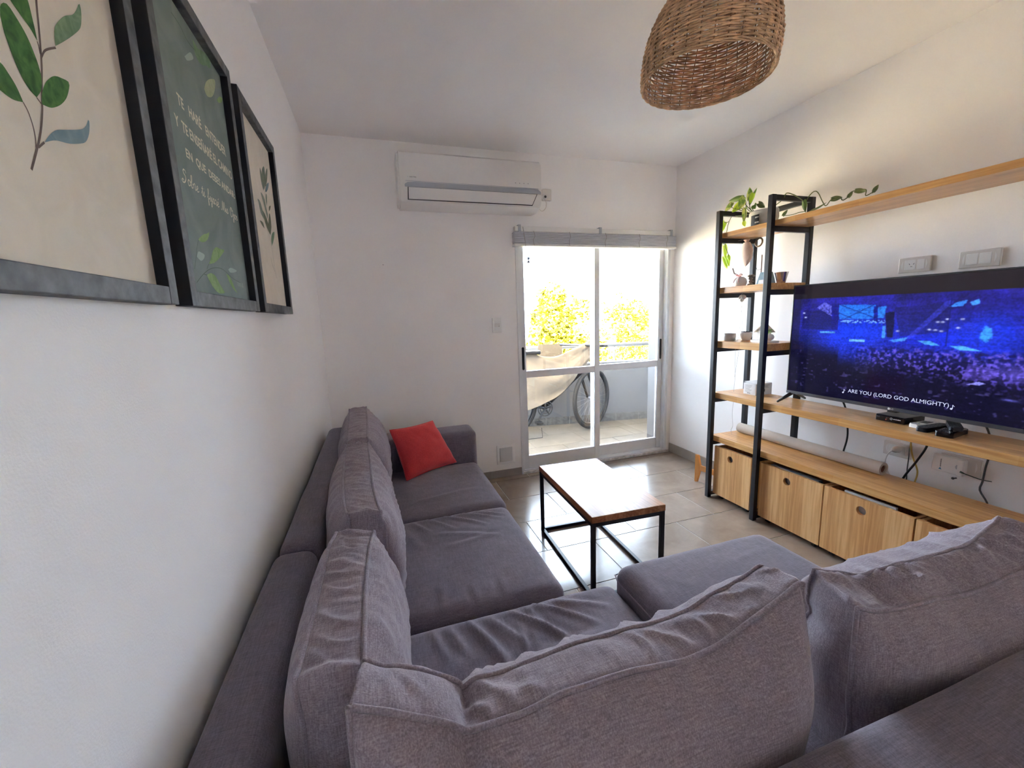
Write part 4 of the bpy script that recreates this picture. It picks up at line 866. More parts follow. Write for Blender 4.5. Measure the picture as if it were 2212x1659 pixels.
for pts in ([R0, (2.69, -1.09, 1.97), (2.68, -1.079, 2.03)], [R0, (2.70, -1.08, 1.97), (2.70, -1.068, 2.012)], [R0, (2.67, -1.07, 2.0), (2.66, -1.048, 2.052)], [R0, (2.65, -1.10, 1.97), (2.64, -1.088, 2.04)], [R0, (2.66, -1.04, 1.975), (2.66, -.968, 2.01), (2.66, -.968, 2.042)], [R0, (2.66, -1.07, 1.965), (2.66, -1.02, 2.02)], [(2.68, -1.12, 1.945), (2.62, -1.125, 1.975), (2.60, -1.133, 1.963)], [(2.60, -1.133, 1.963), (2.598, -1.14, 1.92), (2.60, -1.132, 1.886)],
            [R0, (2.69, -1.10, 1.975), (2.69, -1.125, 1.992), (2.69, -1.15, 1.985), (2.70, -1.138, 1.995)], [(2.70, -1.09, 1.94), (2.70, -.98, 1.955), (2.70, -.937, 1.965), (2.70, -.911, 1.935), (2.70, -.897, 1.888), (2.70, -.885, 1.81), (2.70, -.892, 1.767), (2.70, -.92, 1.712), (2.70, -.905, 1.695)], [(2.70, -.911, 1.935), (2.70, -.885, 1.932), (2.70, -.868, 1.942)], [(2.70, -.888, 1.79), (2.70, -.86, 1.80), (2.70, -.842, 1.81)]): stem(pts)
stem([(2.69, -1.17, 1.935), (2.67, -1.266, 1.942), (2.66, -1.337, 1.965), (2.65, -1.363, 1.99), (2.65, -1.405, 1.972), (2.66, -1.443, 1.94), (2.66, -1.469, 1.91), (2.66, -1.478, 1.862)], .0028, 40)
stem([(2.66, -1.465, 1.90), (2.68, -1.478, 1.947), (2.68, -1.506, 1.963), (2.68, -1.528, 1.946), (2.68, -1.555, 1.895), (2.68, -1.574, 1.872), (2.68, -1.60, 1.897), (2.68, -1.64, 1.899), (2.68, -1.656, 1.878), (2.68, -1.684, 1.887)], .0024, 50)
stem([(2.68, -1.684, 1.887), (2.68, -1.69, 1.905), (2.68, -1.717, 1.909), (2.68, -1.761, 1.90), (2.68, -1.763, 1.872), (2.68, -1.795, 1.88)], .0022, 30)
stem([(2.66, -1.478, 1.866), (2.66, -1.44, 1.868), (2.66, -1.40, 1.866), (2.66, -1.345, 1.872)], .002, 16)

# ------------------------------------------------------------------ wall sockets and cables on the right wall
def plate(name, label, yc, zc, w, h, cat='socket', group=None):
    t = thing(name, label, cat, (RW, yc, zc), group)
    MB().bbox(RW - .012, RW, yc - w / 2, yc + w / 2, zc - h / 2, zc + h / 2, .004).build('cover_plate', M['cream'], t)
    for s in (-1, 1):
        ol = [(s * (w / 2 - .020) + s * .006 * math.sin(math.pi * k / 10), -h * .30 + h * .60 * k / 10) for k in range(11)]
        MB().prism(ol, lambda u, w_, q: (q, yc + u, zc + w_), RW - .0128, RW - .0115).build('side_recess', M['white'], t)
    return t
def holes(t, yc, zc):
    h = MB()
    for a, (dy, dz) in ((.5, (-.009, .004)), (-.5, (.009, .004)), (1.57, (0, -.009))):
        c, s = math.cos(a + 1.57), math.sin(a + 1.57)
        h.prism([(-.004 * c - .001 * s, -.004 * s + .001 * c), (.004 * c - .001 * s, .004 * s + .001 * c), (.004 * c + .001 * s, .004 * s - .001 * c), (-.004 * c + .001 * s, -.004 * s - .001 * c)], lambda u, w_, q: (q, yc + dy + u, zc + dz + w_), RW - .0136, RW - .0125)
    h.build('pin_hole', M['black'], t)
def module(t, yc, zc, w, h): return MB().bbox(RW - .0135, RW - .011, yc - w / 2, yc + w / 2, zc - h / 2, zc + h / 2, .0012).build('module', M['white'], t)
t = plate('wall_socket', 'ivory wall socket plate above the television, nearer the shelves', -1.822, 1.541, .136, .076); module(t, -1.805, 1.541, .048, .048); module(t, -1.85, 1.541, .03, .048); holes(t, -1.812, 1.541)
t = plate('switch_plate', 'blank ivory wall plate above the television, rightmost of the two', -2.064, 1.538, .142, .078, 'wall plate'); module(t, -2.04, 1.538, .04, .048); module(t, -2.085, 1.538, .04, .048)
t = plate('wall_socket', 'ivory wall socket with a white plug under the television board', -1.842, .57, .128, .078); module(t, -1.84, .57, .08, .048)
pg = thing('power_plug', 'white power plug with its white lead in the lower wall socket', 'plug', (2.97, -1.848, .575))
MB().lathe([(0, 0), (.017, 0), (.018, .004), (.017, .022), (.011, .04), (.006, .048), (0, .05)], (0, 0, 0), 18, Matrix.Translation((RW - .0137, -1.848, .575)) @ Matrix.Rotation(-math.pi / 2, 4, 'Y')).build('plug_body', M['cream'], pg, True)
MB().tube(cr([(2.94, -1.848, .575), (2.93, -1.835, .55), (2.935, -1.825, .50), (2.94, -1.84, .45), (2.945, -1.86, .415)], 24), .003, 8).build('lead', M['white'], pg, True)
t = plate('wall_socket', 'ivory wall socket carrying a white timer adapter under the television board', -2.10, .573, .15, .086)
ad = thing('plug_adapter', 'white plug-in adapter with blue mark and small display on the lower right socket', 'adapter', (2.97, -2.075, .56))
MB().bbox(RW - .045, RW - .0137, -2.13, -2.008, .525, .606, .005).build('adapter_body', M['white'], ad)
MB().prism([(-.006, 0), (.006, 0), (0, .011)], lambda u, w, q: (q, -2.044 + u, .536 + w), RW - .0458, RW - .0448).build('blue_mark', plain('blue_print', (.06, .25, .45), .5), ad)
vb = MB()
for k in range(8): vb.box(RW - .0456, RW - .0449, -2.0465, -2.0425, .550 + k * .005, .5535 + k * .005)
vb.build('side_lettering', M['ink'], ad)
MB().bbox(RW - .052, RW - .0445, -2.128, -2.108, .526, .605, .002).build('edge_module', M['white'], ad)
MB().prism([(0, -.012), (.006, -.010), (.010, 0), (.006, .010), (0, .012)], lambda u, w, q: (q, -2.108 + u, .566 + w), RW - .0455, RW - .0445).build('dial', M['pale'], ad)
MB().tube(cr([(2.93, -2.129, .556), (2.935, -2.15, .549), (2.96, -2.19, .535), (2.985, -2.215, .53)], 14), [.005, .004] + [.0022] * 12, 6).build('green_lead', plain('dark_green_lead', (.03, .07, .04), .5), ad, True)
def cable(label, pts, r, mat): return tag(MB().tube(cr(pts, 40), r, 8).build('cable', mat, None, True), label, 'cable')
cable('black cable dropping from the television behind the board, left of the sockets', [(2.83, -1.60, .90), (2.90, -1.605, .80), (2.93, -1.607, .74), (2.955, -1.612, .60), (2.95, -1.603, .50), (2.935, -1.59, .40)], .0048, M['black'])
cable('yellow cable hanging beside the lower wall socket', [(2.93, -1.93, .76), (2.935, -1.925, .66), (2.94, -1.935, .58), (2.94, -1.965, .50), (2.93, -1.965, .44), (2.93, -1.955, .38)], .0038, M['yellowc'])
cable('thick black cable slanting behind the boards across the yellow one', [(2.92, -1.99, .76), (2.925, -2.0, .66), (2.93, -1.965, .56), (2.93, -1.925, .47), (2.93, -1.90, .40)], .0052, M['black'])
cable('thin dark cable straight below the lower wall socket', [(2.955, -1.915, .72), (2.955, -1.915, .57), (2.945, -1.92, .48), (2.935, -1.93, .40)], .0028, M['dgrey'])
cable('dark cable dropping from the right end of the television past the adapter', [(2.83, -2.20, .86), (2.90, -2.21, .79), (2.94, -2.215, .70), (2.945, -2.205, .60), (2.95, -2.20, .53), (2.94, -2.20, .49), (2.93, -2.235, .44), (2.925, -2.235, .38)], .004, M['dgrey'])
tag(MB().tube([(RW + .0, -2.088, .498), (RW - .022, -2.0855, .499)], .0032, 8).lathe([(0, 0), (.006, 0), (.006, .002), (0, .002)], (0, 0, 0), 10, Matrix.Translation((RW - .0225, -2.0855, .499)) @ Matrix.Rotation(math.pi / 2, 4, 'Y')).build('nail', M['dgrey']), 'dark nail in the wall below the adapter', 'nail')

# ------------------------------------------------------------------ coffee table
Q = [Vector(p) for p in ((1.26, -.954, 0), (1.653, -.964, 0), (1.628, -1.677, 0), (1.234, -1.675, 0))]
cen = (Q[0] + Q[1] + Q[2] + Q[3]) / 4; ey = ((Q[0] + Q[1]) - (Q[2] + Q[3])).normalized(); ex = Vector((ey.y, -ey.x, 0))
hx, hy = .197, .359
ct = thing('coffee_table', 'low coffee table with a glossy wooden top on a black steel frame', 'table', (cen.x, cen.y, 0))
def rbox(mb, u0, u1, v0, v1, z0, z1, r=.002):
    k = MB().bbox(u0, u1, v0, v1, z0, z1, r); return mb.add([cen + ex * p[0] + ey * p[1] + Vector((0, 0, p[2])) for p in k.v], k.f)
top = rbox(MB(), -hx, hx, -hy, hy, .398, .43, .003).build('table_top', M['table'], ct)
lw = .02
for su_ in (-1, 1):
    for sv in (-1, 1):
        u, v = su_ * (hx - .012), sv * (hy - .012); rbox(MB(), u - lw / 2, u + lw / 2, v - lw / 2, v + lw / 2, .0005, .398).build('leg', M['steel'], ct)
    u = su_ * (hx - .012)
    rbox(MB(), u - lw / 2, u + lw / 2, -hy + .022, hy - .022, .378, .398).build('apron_bar', M['steel'], ct); rbox(MB(), u - lw / 2, u + lw / 2, -hy + .022, hy - .022, .001, .02).build('floor_bar', M['steel'], ct)
for sv in (-1, 1):
    v = sv * (hy - .012); rbox(MB(), -hx + .022, hx - .022, v - lw / 2, v + lw / 2, .378, .398).build('apron_bar', M['steel'], ct)
v = (hy - .012); rbox(MB(), -hx + .022, hx - .022, v - lw / 2, v + lw / 2, .001, .02).build('floor_bar', M['steel'], ct)
v = -(hy - .012); rbox(MB(), -hx + .022, hx - .022, v - lw / 2, v + lw / 2, .001, .02).build('floor_bar', M['steel'], ct)

# ------------------------------------------------------------------ air conditioner on the back wall
ac = thing('air_conditioner', 'white split air conditioner high on the back wall', 'air conditioner', (1.1, 0, 2.13))
AX0, AX1 = .588, 1.628
pr_ = [(0, 2.135), (-.10, 2.128), (-.15, 2.134), (-.185, 2.152), (-.205, 2.185), (-.213, 2.24), (-.215, 2.30), (-.214, 2.43), (-.208, 2.458), (-.19, 2.472), (-.16, 2.476), (0, 2.476)]
bm = bmesh.new(); A = [bm.verts.new((AX0, y, z)) for y, z in pr_]; B = [bm.verts.new((AX1, y, z)) for y, z in pr_]; n = len(pr_)
ca_ = bm.faces.new(A); cb_ = bm.faces.new(B[::-1])
for i in range(n): bm.faces.new((A[i], B[i], B[(i + 1) % n], A[(i + 1) % n]))
bmesh.ops.recalc_face_normals(bm, faces=bm.faces)
bmesh.ops.bevel(bm, geom=[e for e in list(ca_.edges) + list(cb_.edges) if min(v.co.y for v in e.verts) < -.05], offset=.014, segments=4, affect='EDGES')
smooth_by(MB().bm(bm).build('casing', M['white'], ac), 30)
fy = lambda z: -.2155 if z > 2.3 else (-.2155 + (2.3 - z) * .03 if z > 2.24 else (-.213 + (2.24 - z) * .145))
MB().prism([(.632, 2.241), (1.617, 2.241), (1.617, 2.255), (1.595, 2.270), (1.50, 2.274), (.70, 2.274), (.65, 2.268), (.632, 2.256)], lambda u, w, q: (u, fy(w) - q, w), -.002, .004).build('accent_strip', M['pale'], ac)
MB().prism([(.646, 2.160), (1.553, 2.160), (1.590, 2.240), (.650, 2.240)], lambda u, w, q: (u, fy(w) - q, w), -.001, .0006).build('outlet_slot', M['black'], ac)
MB().prism([(.654, 2.1655), (1.549, 2.1655), (1.582, 2.237), (.656, 2.237)], lambda u, w, q: (u, fy(w) - q, w), .001, .0075).build('louvre', M['white'], ac)
MB().box(AX0 + .05, AX1 - .03, -.2158, -.2148, 2.2775, 2.2795).build('panel_seam', M['pale'], ac)
text_mb('ELECTRA', (.667, -.2160, 2.300), (1, 0, 0), (0, 0, 1), .044).build('maker_letters', M['black'], ac)
MB().box(.655, .657, -.2162, -.2157, 2.299, 2.308).build('maker_mark', M['pale'], ac)
for k in range(4): MB().lathe([(0, 0), (.0028, 0), (.002, .0006), (0, .0006)], (0, 0, 0), 8, Matrix.Translation((1.42 + k * .0325, -.2152, 2.309)) @ Matrix.Rotation(math.pi / 2, 4, 'X')).build('indicator', M['ink'], ac)
tag(MB().bbox(1.708, 1.785, -.03, 0, 2.252, 2.338, .004).build('socket_box', M['cream']), 'small ivory socket box beside the right end of the air conditioner', 'socket')
pl = thing('power_plug', 'white plug and looped lead of the air conditioner', 'plug', (1.72, -.04, 2.26))
MB().lathe([(0, 0), (.020, 0), (.018, .014), (.012, .022), (0, .022)], (0, 0, 0), 18, Matrix.Translation((1.722, -.0302, 2.272)) @ Matrix.Rotation(math.pi / 2, 4, 'X')).build('plug_body', M['white'], pl, True)
MB().lathe([(0, 0), (.010, 0), (.009, .003), (0, .003)], (0, 0, 0), 14, Matrix.Translation((1.722, -.0525, 2.272)) @ Matrix.Rotation(math.pi / 2, 4, 'X')).build('plug_cap', M['black'], pl, True)
MB().tube(cr([(1.722, -.04, 2.256), (1.738, -.03, 2.228), (1.735, -.02, 2.195), (1.71, -.016, 2.172), (1.68, -.03, 2.18), (1.655, -.06, 2.20), (1.62, -.10, 2.21)], 30), .0032, 8).build('lead', M['cream'], pl, True)

# ------------------------------------------------------------------ blind over the door
bl = thing('slat_blind', 'pale grey slatted blind raised above the balcony door', 'blind', (2.2, -.05, 1.9))
MB().bbox(1.462, 2.955, -.045, 0, 2.008, 2.047, .003).build('head_rail', M['white'], bl)
for x in (1.50, 2.215, 2.925): MB().bbox(x - .012, x + .012, -.048, 0, 2.005, 2.058, .002).build('bracket', M['pale'], bl)
rg = random.Random(9); zz = 1.915
sme = None
for k in range(13):
    x0, x1 = 1.448, 2.964
    o = MB().bbox(x0, x1, -.062, -.012, zz, zz + .0045, .001)
    if sme is None:
        ob = o.build('slat', M['blind'], bl); sme = ob.data; z00 = zz
    else:
        ob = bpy.data.objects.new('slat', sme); COL.objects.link(ob); ob.parent = bl; ob.location = (rg.uniform(-.004, .004), rg.uniform(-.005, .005), zz - z00); ob.rotation_euler = (rg.uniform(-.03, .03), 0, rg.uniform(-.001, .001))
    zz += .0068
MB().bbox(1.447, 2.966, -.066, -.008, 1.894, 1.912, .004).build('bottom_rail', M['white'], bl)
for x in (1.61, 1.92, 2.25, 2.58, 2.86): MB().tube(cr([(x, -.066, 2.01), (x + .008, -.070, 1.97), (x - .006, -.072, 1.94), (x + .002, -.069, 1.90)], 12), .0016, 5).build('ladder_cord', M['cord'], bl)
MB().tube([(1.525, -.055, 2.04), (1.531, -.07, 1.96), (1.538, -.072, 1.90), (1.556, -.07, 1.74), (1.60, -.07, 1.36)], [.0026, .0026, .0018, .0018, .002], 6).tube([(1.60, -.07, 1.37), (1.602, -.07, 1.325)], .004, 8).build('pull_cord', M['cord'], bl)
MB().lathe([(0, 0), (.012, 0), (.009, .012), (.004, .02), (.009, .03), (.011, .042), (0, .044)], (1.56, -.068, 1.765), 12).build('cord_toggle', M['pale'], bl, True)

# switch and vent on the back wall
sw = thing('light_switch', 'white light switch plate on the back wall left of the door', 'switch', (1.297, 0, 1.285))
MB().bbox(1.258, 1.336, -.01, 0, 1.226, 1.346, .004).build('cover_plate', M['white'], sw)
MB().bbox(1.276, 1.320, -.0125, -.009, 1.272, 1.302, .0015).build('rocker', M['cream'], sw)
MB().bbox(1.276, 1.320, -.0115, -.009, 1.306, 1.326, .001).build('blank_module', M['white'], sw); MB().bbox(1.276, 1.320, -.0115, -.009, 1.243, 1.268, .001).build('blank_module', M['white'], sw)
MB().lathe([(0, 0), (.003, 0), (0, .001)], (0, 0, 0), 8, Matrix.Translation((1.312, -.0125, 1.278)) @ Matrix.Rotation(math.pi / 2, 4, 'X')).build('indicator', M['ink'], sw)
vt = thing('wall_vent', 'square painted vent cover low on the back wall by the door', 'vent', (1.33, 0, .2))
MB().bbox(1.250, 1.412, -.008, 0, .115, .285, .004).build('cover_plate', M['wall'], vt)
MB().bbox(1.274, 1.388, -.016, -.006, .139, .261, .003).build('raised_panel', plain('vent_slats', (.72, .71, .70), .6), vt)
tag(MB().lathe([(0, 0), (.003, .0005), (.002, .004), (0, .005)], (0, 0, 0), 8, Matrix.Translation((.456, 0, 1.755)) @ Matrix.Rotation(math.pi / 2, 4, 'X')).build('nail', M['ink']), 'tiny dark nail in the bare back wall under the air conditioner', 'nail')

# ------------------------------------------------------------------ framed prints on the left wall
def framed(y0, y1, label, paper, fill):
    z0, z1, b, dp = 1.396, 2.068, .030, .030
    t = thing('framed_print', label, 'picture', (0, (y0 + y1) / 2, z0), 'framed botanical prints on the left wall')
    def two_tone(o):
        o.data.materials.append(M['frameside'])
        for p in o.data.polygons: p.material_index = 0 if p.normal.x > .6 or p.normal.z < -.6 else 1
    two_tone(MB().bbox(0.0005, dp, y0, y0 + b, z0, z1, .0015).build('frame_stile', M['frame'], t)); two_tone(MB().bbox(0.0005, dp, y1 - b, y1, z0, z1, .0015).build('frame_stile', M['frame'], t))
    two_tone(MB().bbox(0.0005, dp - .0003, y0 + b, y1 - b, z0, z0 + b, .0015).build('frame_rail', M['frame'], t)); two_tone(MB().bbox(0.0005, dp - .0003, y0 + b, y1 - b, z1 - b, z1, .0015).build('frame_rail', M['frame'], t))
    MB().box(.002, .012, y0 + b, y1 - b, z0 + b, z1 - b).build('print_sheet', paper, t)
    fill(t, y0 + b, y1 - b, z0 + b, z1 - b)
def smooth_poly(pts, n=40):
    q = cr(list(map(lambda p: (0, p[0], p[1]), pts + [pts[0]])), n + 1)[:-1]; return [(p.y, p.z) for p in q]
def flat(name, pts, mat, t, x=.0124, sm_=True):
    q = smooth_poly(pts) if sm_ else pts
    bm = bmesh.new(); vs = [bm.verts.new((x, a, c)) for a, c in q]; bm.faces.new(vs); bmesh.ops.triangulate(bm, faces=bm.faces[:])
    return MB().bm(bm).build(name, mat, t)
def line(name, pts, r, mat, t, x=.0124): 
    q = cr([(x, a, c) for a, c in pts], 30); P = []
    for i, p in enumerate(q):
        tg = (q[min(i + 1, 29)] - q[max(i - 1, 0)]).normalized(); nn = Vector((0, -tg.z, tg.y)); P.append([p - nn * r, p + nn * r])
    return MB().grid(P).build(name, mat, t)
def wc(name, c1, c2, sc=30): 
    m = plain(name, c1, .85); nt = m.node_tree; N, L = nt.nodes, nt.links
    n = N.new('ShaderNodeTexNoise'); n.inputs['Scale'].default_value = sc; n.inputs['Detail'].default_value = 6; n.inputs['Distortion'].default_value = 1.0
    tc = N.new('ShaderNodeTexCoord'); L.new(tc.outputs['Object'], n.inputs['Vector']); r = N.new('ShaderNodeValToRGB')
    r.color_ramp.elements[0].position = .35; r.color_ramp.elements[0].color = (*c1, 1); r.color_ramp.elements[1].position = .65; r.color_ramp.elements[1].color = (*c2, 1)
    L.new(n.outputs['Fac'], r.inputs[0]); L.new(r.outputs[0], N['Principled BSDF'].inputs['Base Color']); return m
PAP = wc('cream_watercolour_paper', (.72, .65, .54), (.78, .71, .60), 14); GRN = wc('grey_green_print', (.175, .225, .208), (.235, .285, .268), 8)
g1, g2, g3, gb = wc('print_leaf_green', (.025, .10, .015), (.075, .21, .04), 60), wc('print_sage', (.14, .24, .13), (.22, .33, .20), 50), wc('print_bright', (.20, .33, .12), (.30, .43, .19), 40), wc('print_blue_leaf', (.17, .26, .29), (.24, .33, .36), 40)
br_ = plain('print_brown', (.15, .10, .08), .8); gk = plain('print_dark_twig', (.09, .13, .10), .8); pw = plain('print_pale', (.38, .46, .42), .8); gy = wc('print_grey_green', (.20, .24, .18), (.28, .31, .24), 50); gd = wc('print_olive', (.12, .14, .085), (.17, .19, .12), 50); yl = wc('print_pale_leaf', (.38, .43, .25), (.46, .50, .32), 30)
def f1(t, *a):
    for k, mm in (('a', g2), ('b', g1), ('c', gb), ('d', g1), ('e', g1), ('f', g1)): flat('leaf_print', F1[k], mm, t)
    for dy, dz in ((.01, .17), (-.07, .20)): flat('leaf_print', [(y + dy, min(z + dz, 2.03)) for y, z in F1['b']], g2, t)
    for k, r in (('stem', .0016), ('st2', .0012), ('st3', .0009), ('st4', .0012), ('st5', .0009), ('st6', .0009)): line('stem_print', F1[k], r, br_, t, .01225)
    line('stem_print', [F1['stem'][-1], (-2.553, 1.86), (-2.56, 1.96), (-2.575, 2.03)], .0014, br_, t, .01225)
GLY = {  # connected-script strokes: (advance, [polylines]) on an x-height of 1
 'S': (1.5, [[(1.25, 1.75), (1.05, 2.1), (.7, 2.15), (.5, 1.85), (.65, 1.5), (1.0, 1.2), (1.1, .7), (.8, .1), (.35, -.1), (.1, .15), (.3, .45), (.55, .25)]]),
 'o': (.85, [[(.6, .95), (.3, .95), (.12, .5), (.3, .05), (.58, .1), (.72, .5), (.6, .92), (.78, .8), (.95, .85)]]),
 'b': (.8, [[(.0, .2), (.35, 1.2), (.42, 1.9), (.28, 2.1), (.17, 1.8), (.15, .4), (.3, .02), (.55, .1), (.65, .5), (.5, .75), (.7, .7), (.85, .8)]]),
 'r': (.7, [[(.0, .8), (.15, 1.05), (.3, 1.0), (.4, .85), (.38, .3), (.5, .02), (.75, .3)]]),
 'e': (.75, [[(.0, .3), (.35, .5), (.52, .8), (.38, 1.0), (.2, .8), (.17, .3), (.4, .0), (.78, .3)]]),
 't': (.6, [[(.0, .3), (.3, 1.1), (.34, 1.75), (.3, .3), (.42, .02), (.65, .3)], [(.05, 1.25), (.6, 1.35)]]),
 'i': (.5, [[(.0, .3), (.22, .95), (.2, .25), (.32, .02), (.55, .3)], [(.26, 1.45), (.3, 1.5)]]),
 'f': (.7, [[(.0, .3), (.4, 1.3), (.48, 1.95), (.34, 2.1), (.26, 1.7), (.24, -.6), (.34, -1.0), (.46, -.6), (.3, .15), (.7, .35)]]),
 'j': (.5, [[(.0, .3), (.26, .95), (.22, -.5), (.08, -.95), (-.08, -.7), (.12, -.2), (.5, .35)], [(.3, 1.45), (.34, 1.5)]]),
 'a': (.85, [[(.62, .9), (.35, .98), (.13, .5), (.28, .03), (.5, .2), (.64, .9), (.6, .25), (.7, .02), (.92, .3)]]),
 'é': (.8, [[(.0, .3), (.35, .5), (.52, .8), (.38, 1.0), (.2, .8), (.17, .3), (.4, .0), (.78, .3)], [(.4, 1.35), (.62, 1.75)]]),
 'M': (1.6, [[(.0, .1), (.2, .0), (.4, .9), (.55, 1.95), (.7, .6), (.8, .1), (1.0, 1.2), (1.2, 1.95), (1.25, .5), (1.35, .05), (1.6, .3)]]),
 's': (.65, [[(.0, .3), (.35, 1.05), (.45, .5), (.35, .05), (.1, .1)], [(.35, .05), (.65, .3)]]),
 'O': (1.35, [[(.9, 1.85), (.45, 1.9), (.15, 1.0), (.4, .05), (.85, .1), (1.15, .9), (.95, 1.75), (.7, 1.6), (.85, 1.3), (1.3, 1.55)]]), ' ': (.75, [])}
def script(t, body, y0, y1, z, drop, h, mat, x=.0126):
    tot = sum(GLY[c][0] for c in body); sx = (y1 - y0) / tot; mb = MB(); cx = 0
    for c in body:
        for pl_ in GLY[c][1]:
            q = cr([(0, cx + p[0] + .12 * p[1], p[1]) for p in pl_], max(4, 7 * len(pl_))) ; P = []
            for i, p in enumerate(q):
                w = Vector((x, y0 + p.y * sx, z + drop * (p.y / tot) + p.z * h)); P.append(w)
            G = []
            for i, p in enumerate(P):
                tg = P[min(i + 1, len(P) - 1)] - P[max(i - 1, 0)]
                if tg.length < 1e-9: tg = Vector((0, 1, 0))
                tg.normalize(); nn = Vector((0, -tg.z, tg.y)); wd = .0013 * (1.15 if tg.z < 0 else .85); G.append([p - nn * wd, p + nn * wd])
            mb.grid(G)
        cx += GLY[c][0]
    return mb.build('script_lettering', mat, t)
def f2(t, ya, yb, za, zb):
    Y, Z = (0, 1, 0), (0, 0, 1)
    for body, y0, z, w, h in (('TE   HARÉ   ENTENDER', -2.150, 1.814, .300, .0285), ('Y  TE ENSEÑARÉ EL CAMINO', -2.180, 1.762, .360, .0285), ('EN  QUE  DEBES ANDAR:', -2.146, 1.709, .326, .022)):
        text_mb(body, (.012, y0, z), Y, Z, w, h, bold=.022).build('lettering', M['txt'], t)
    script(t, 'Sobre ti fijaré Mis Ojos', -2.192, -1.822, 1.652, .0, .0125, M['txt'])
    for k in 'abde': flat('leaf_print', F2[k], g3, t)
    for k in ('c', 'g'): flat('leaf_print', F2[k], pw, t)
    flat('leaf_print', F2['u1'], yl, t); flat('leaf_print', F2['u2'], g3, t); flat('leaf_print', F2['u3'], g2, t)
    for k in ('v1', 'v2', 'v4'): flat('leaf_print', F2[k], pw if k == 'v1' else g2, t, .0124 + .0001 * (k == 'v4'))
    line('stem_print', F2['v3'], .0009, gk, t)
    for k in ('s1', 's2', 's3', 's4'): line('stem_print', F2[k], .0007, gk, t, .01225)
    text_mb('RVR 60', (.012, -1.905, 1.462), Y, Z, .05, .012).build('lettering', pw, t)
def f3(t, *a):
    for k in 'abcefg': flat('leaf_print', F3[k], gy, t)
    flat('leaf_print', F3['d'], gb, t); 
    for k in 'hijl': flat('leaf_print', F3[k], gd, t)
    flat('leaf_print', F3['k'], g2, t)
    for k in ('s1', 's2'): line('stem_print', F3[k], .0008, gk, t, .01225)
framed(-2.83, -2.343, 'nearest framed print with large green leaves on cream paper', PAP, f1)
framed(-2.283, -1.775, 'middle framed print with cream lettering on grey-green', GRN, f2)
framed(-1.708, -1.222, 'farthest and narrowest-looking framed print with one olive sprig on cream', PAP, f3)

# ------------------------------------------------------------------ wicker pendant lamp
LC = Vector((1.31, -2.2, 2.0))
pf = [(.172, 0), (.175, .03), (.175, .06), (.172, .09), (.165, .12), (.154, .15), (.139, .18), (.119, .21), (.094, .235), (.064, .255), (.028, .268)]
def lamp_p(t, a, dr=0.0):
    f_ = t * (len(pf) - 1); i = min(int(f_), len(pf) - 2); w = f_ - i; r = pf[i][0] * (1 - w) + pf[i + 1][0] * w + dr; z = pf[i][1] * (1 - w) + pf[i + 1][1] * w
    return LC + Vector((r * math.cos(a) + .10 * z, r * math.sin(a) - .02 * z, z))
lp = thing('pendant_lamp', 'woven wicker dome pendant lamp hanging from the ceiling', 'lamp', (LC.x, LC.y, LC.z))
NS = 34; rg = random.Random(1); mb = MB()
for k in range(52):
    t = k / 51 * .985 + .006; ph = k % 2; tw = rg.uniform(-.0012, .0012); rr = rg.uniform(.0026, .0035)
    mb.tube([lamp_p(min(1, max(0, t + .0025 * math.sin(j * .37 + k))), math.pi * j / NS, (.0032 if (j // 1 + 0) % 2 == 0 and ((j // 2 + ph) % 2 == 0) else (-.0032 if j % 2 == 0 else 0)) + tw) for j in range(2 * NS)], rr, 4, closed=True)
mb.build('woven_strands', M['wick'], lp, True)['kind'] = 'stuff'
mb = MB()
for s in range(NS): mb.tube([lamp_p(i / 24, 2 * math.pi * s / NS) for i in range(25)], .0016, 5)
mb.build('stakes', M['wickd'], lp, True)['kind'] = 'stuff'
mb = MB()
for q in range(3): mb.tube([lamp_p(0, 2 * math.pi * j / 90) + Vector((math.cos(2 * math.pi * j / 90) * .003 * math.sin(j * .7 + q * 2.1), math.sin(2 * math.pi * j / 90) * .003 * math.sin(j * .7 + q * 2.1), -.002 + .003 * math.cos(j * .7 + q * 2.1))) for j in range(90)], .0021, 5, closed=True)
mb.build('braided_rim', M['wick'], lp, True)
tp = lamp_p(1, 0) - Vector((.028, 0, 0))
MB().tube([tp + Vector((0, 0, -.045)), tp + Vector((0, 0, .01))], .018, 14).build('lamp_holder', M['black'], lp, True)
MB().lathe([(0, -.06), (.018, -.055), (.03, -.035), (.026, -.01), (.014, .008), (0, .012)], tp + Vector((0, 0, -.055)), 18).build('bulb', M['white'], lp, True)
MB().tube([tp, (tp.x + .0, tp.y, RH - .01)], .003, 8).build('cord', M['cord'], lp)
MB().lathe([(0, 0), (.045, 0), (.045, -.018), (0, -.024)], (tp.x, tp.y, RH - .0005), 24).build('ceiling_rose', M['white'], lp, True)
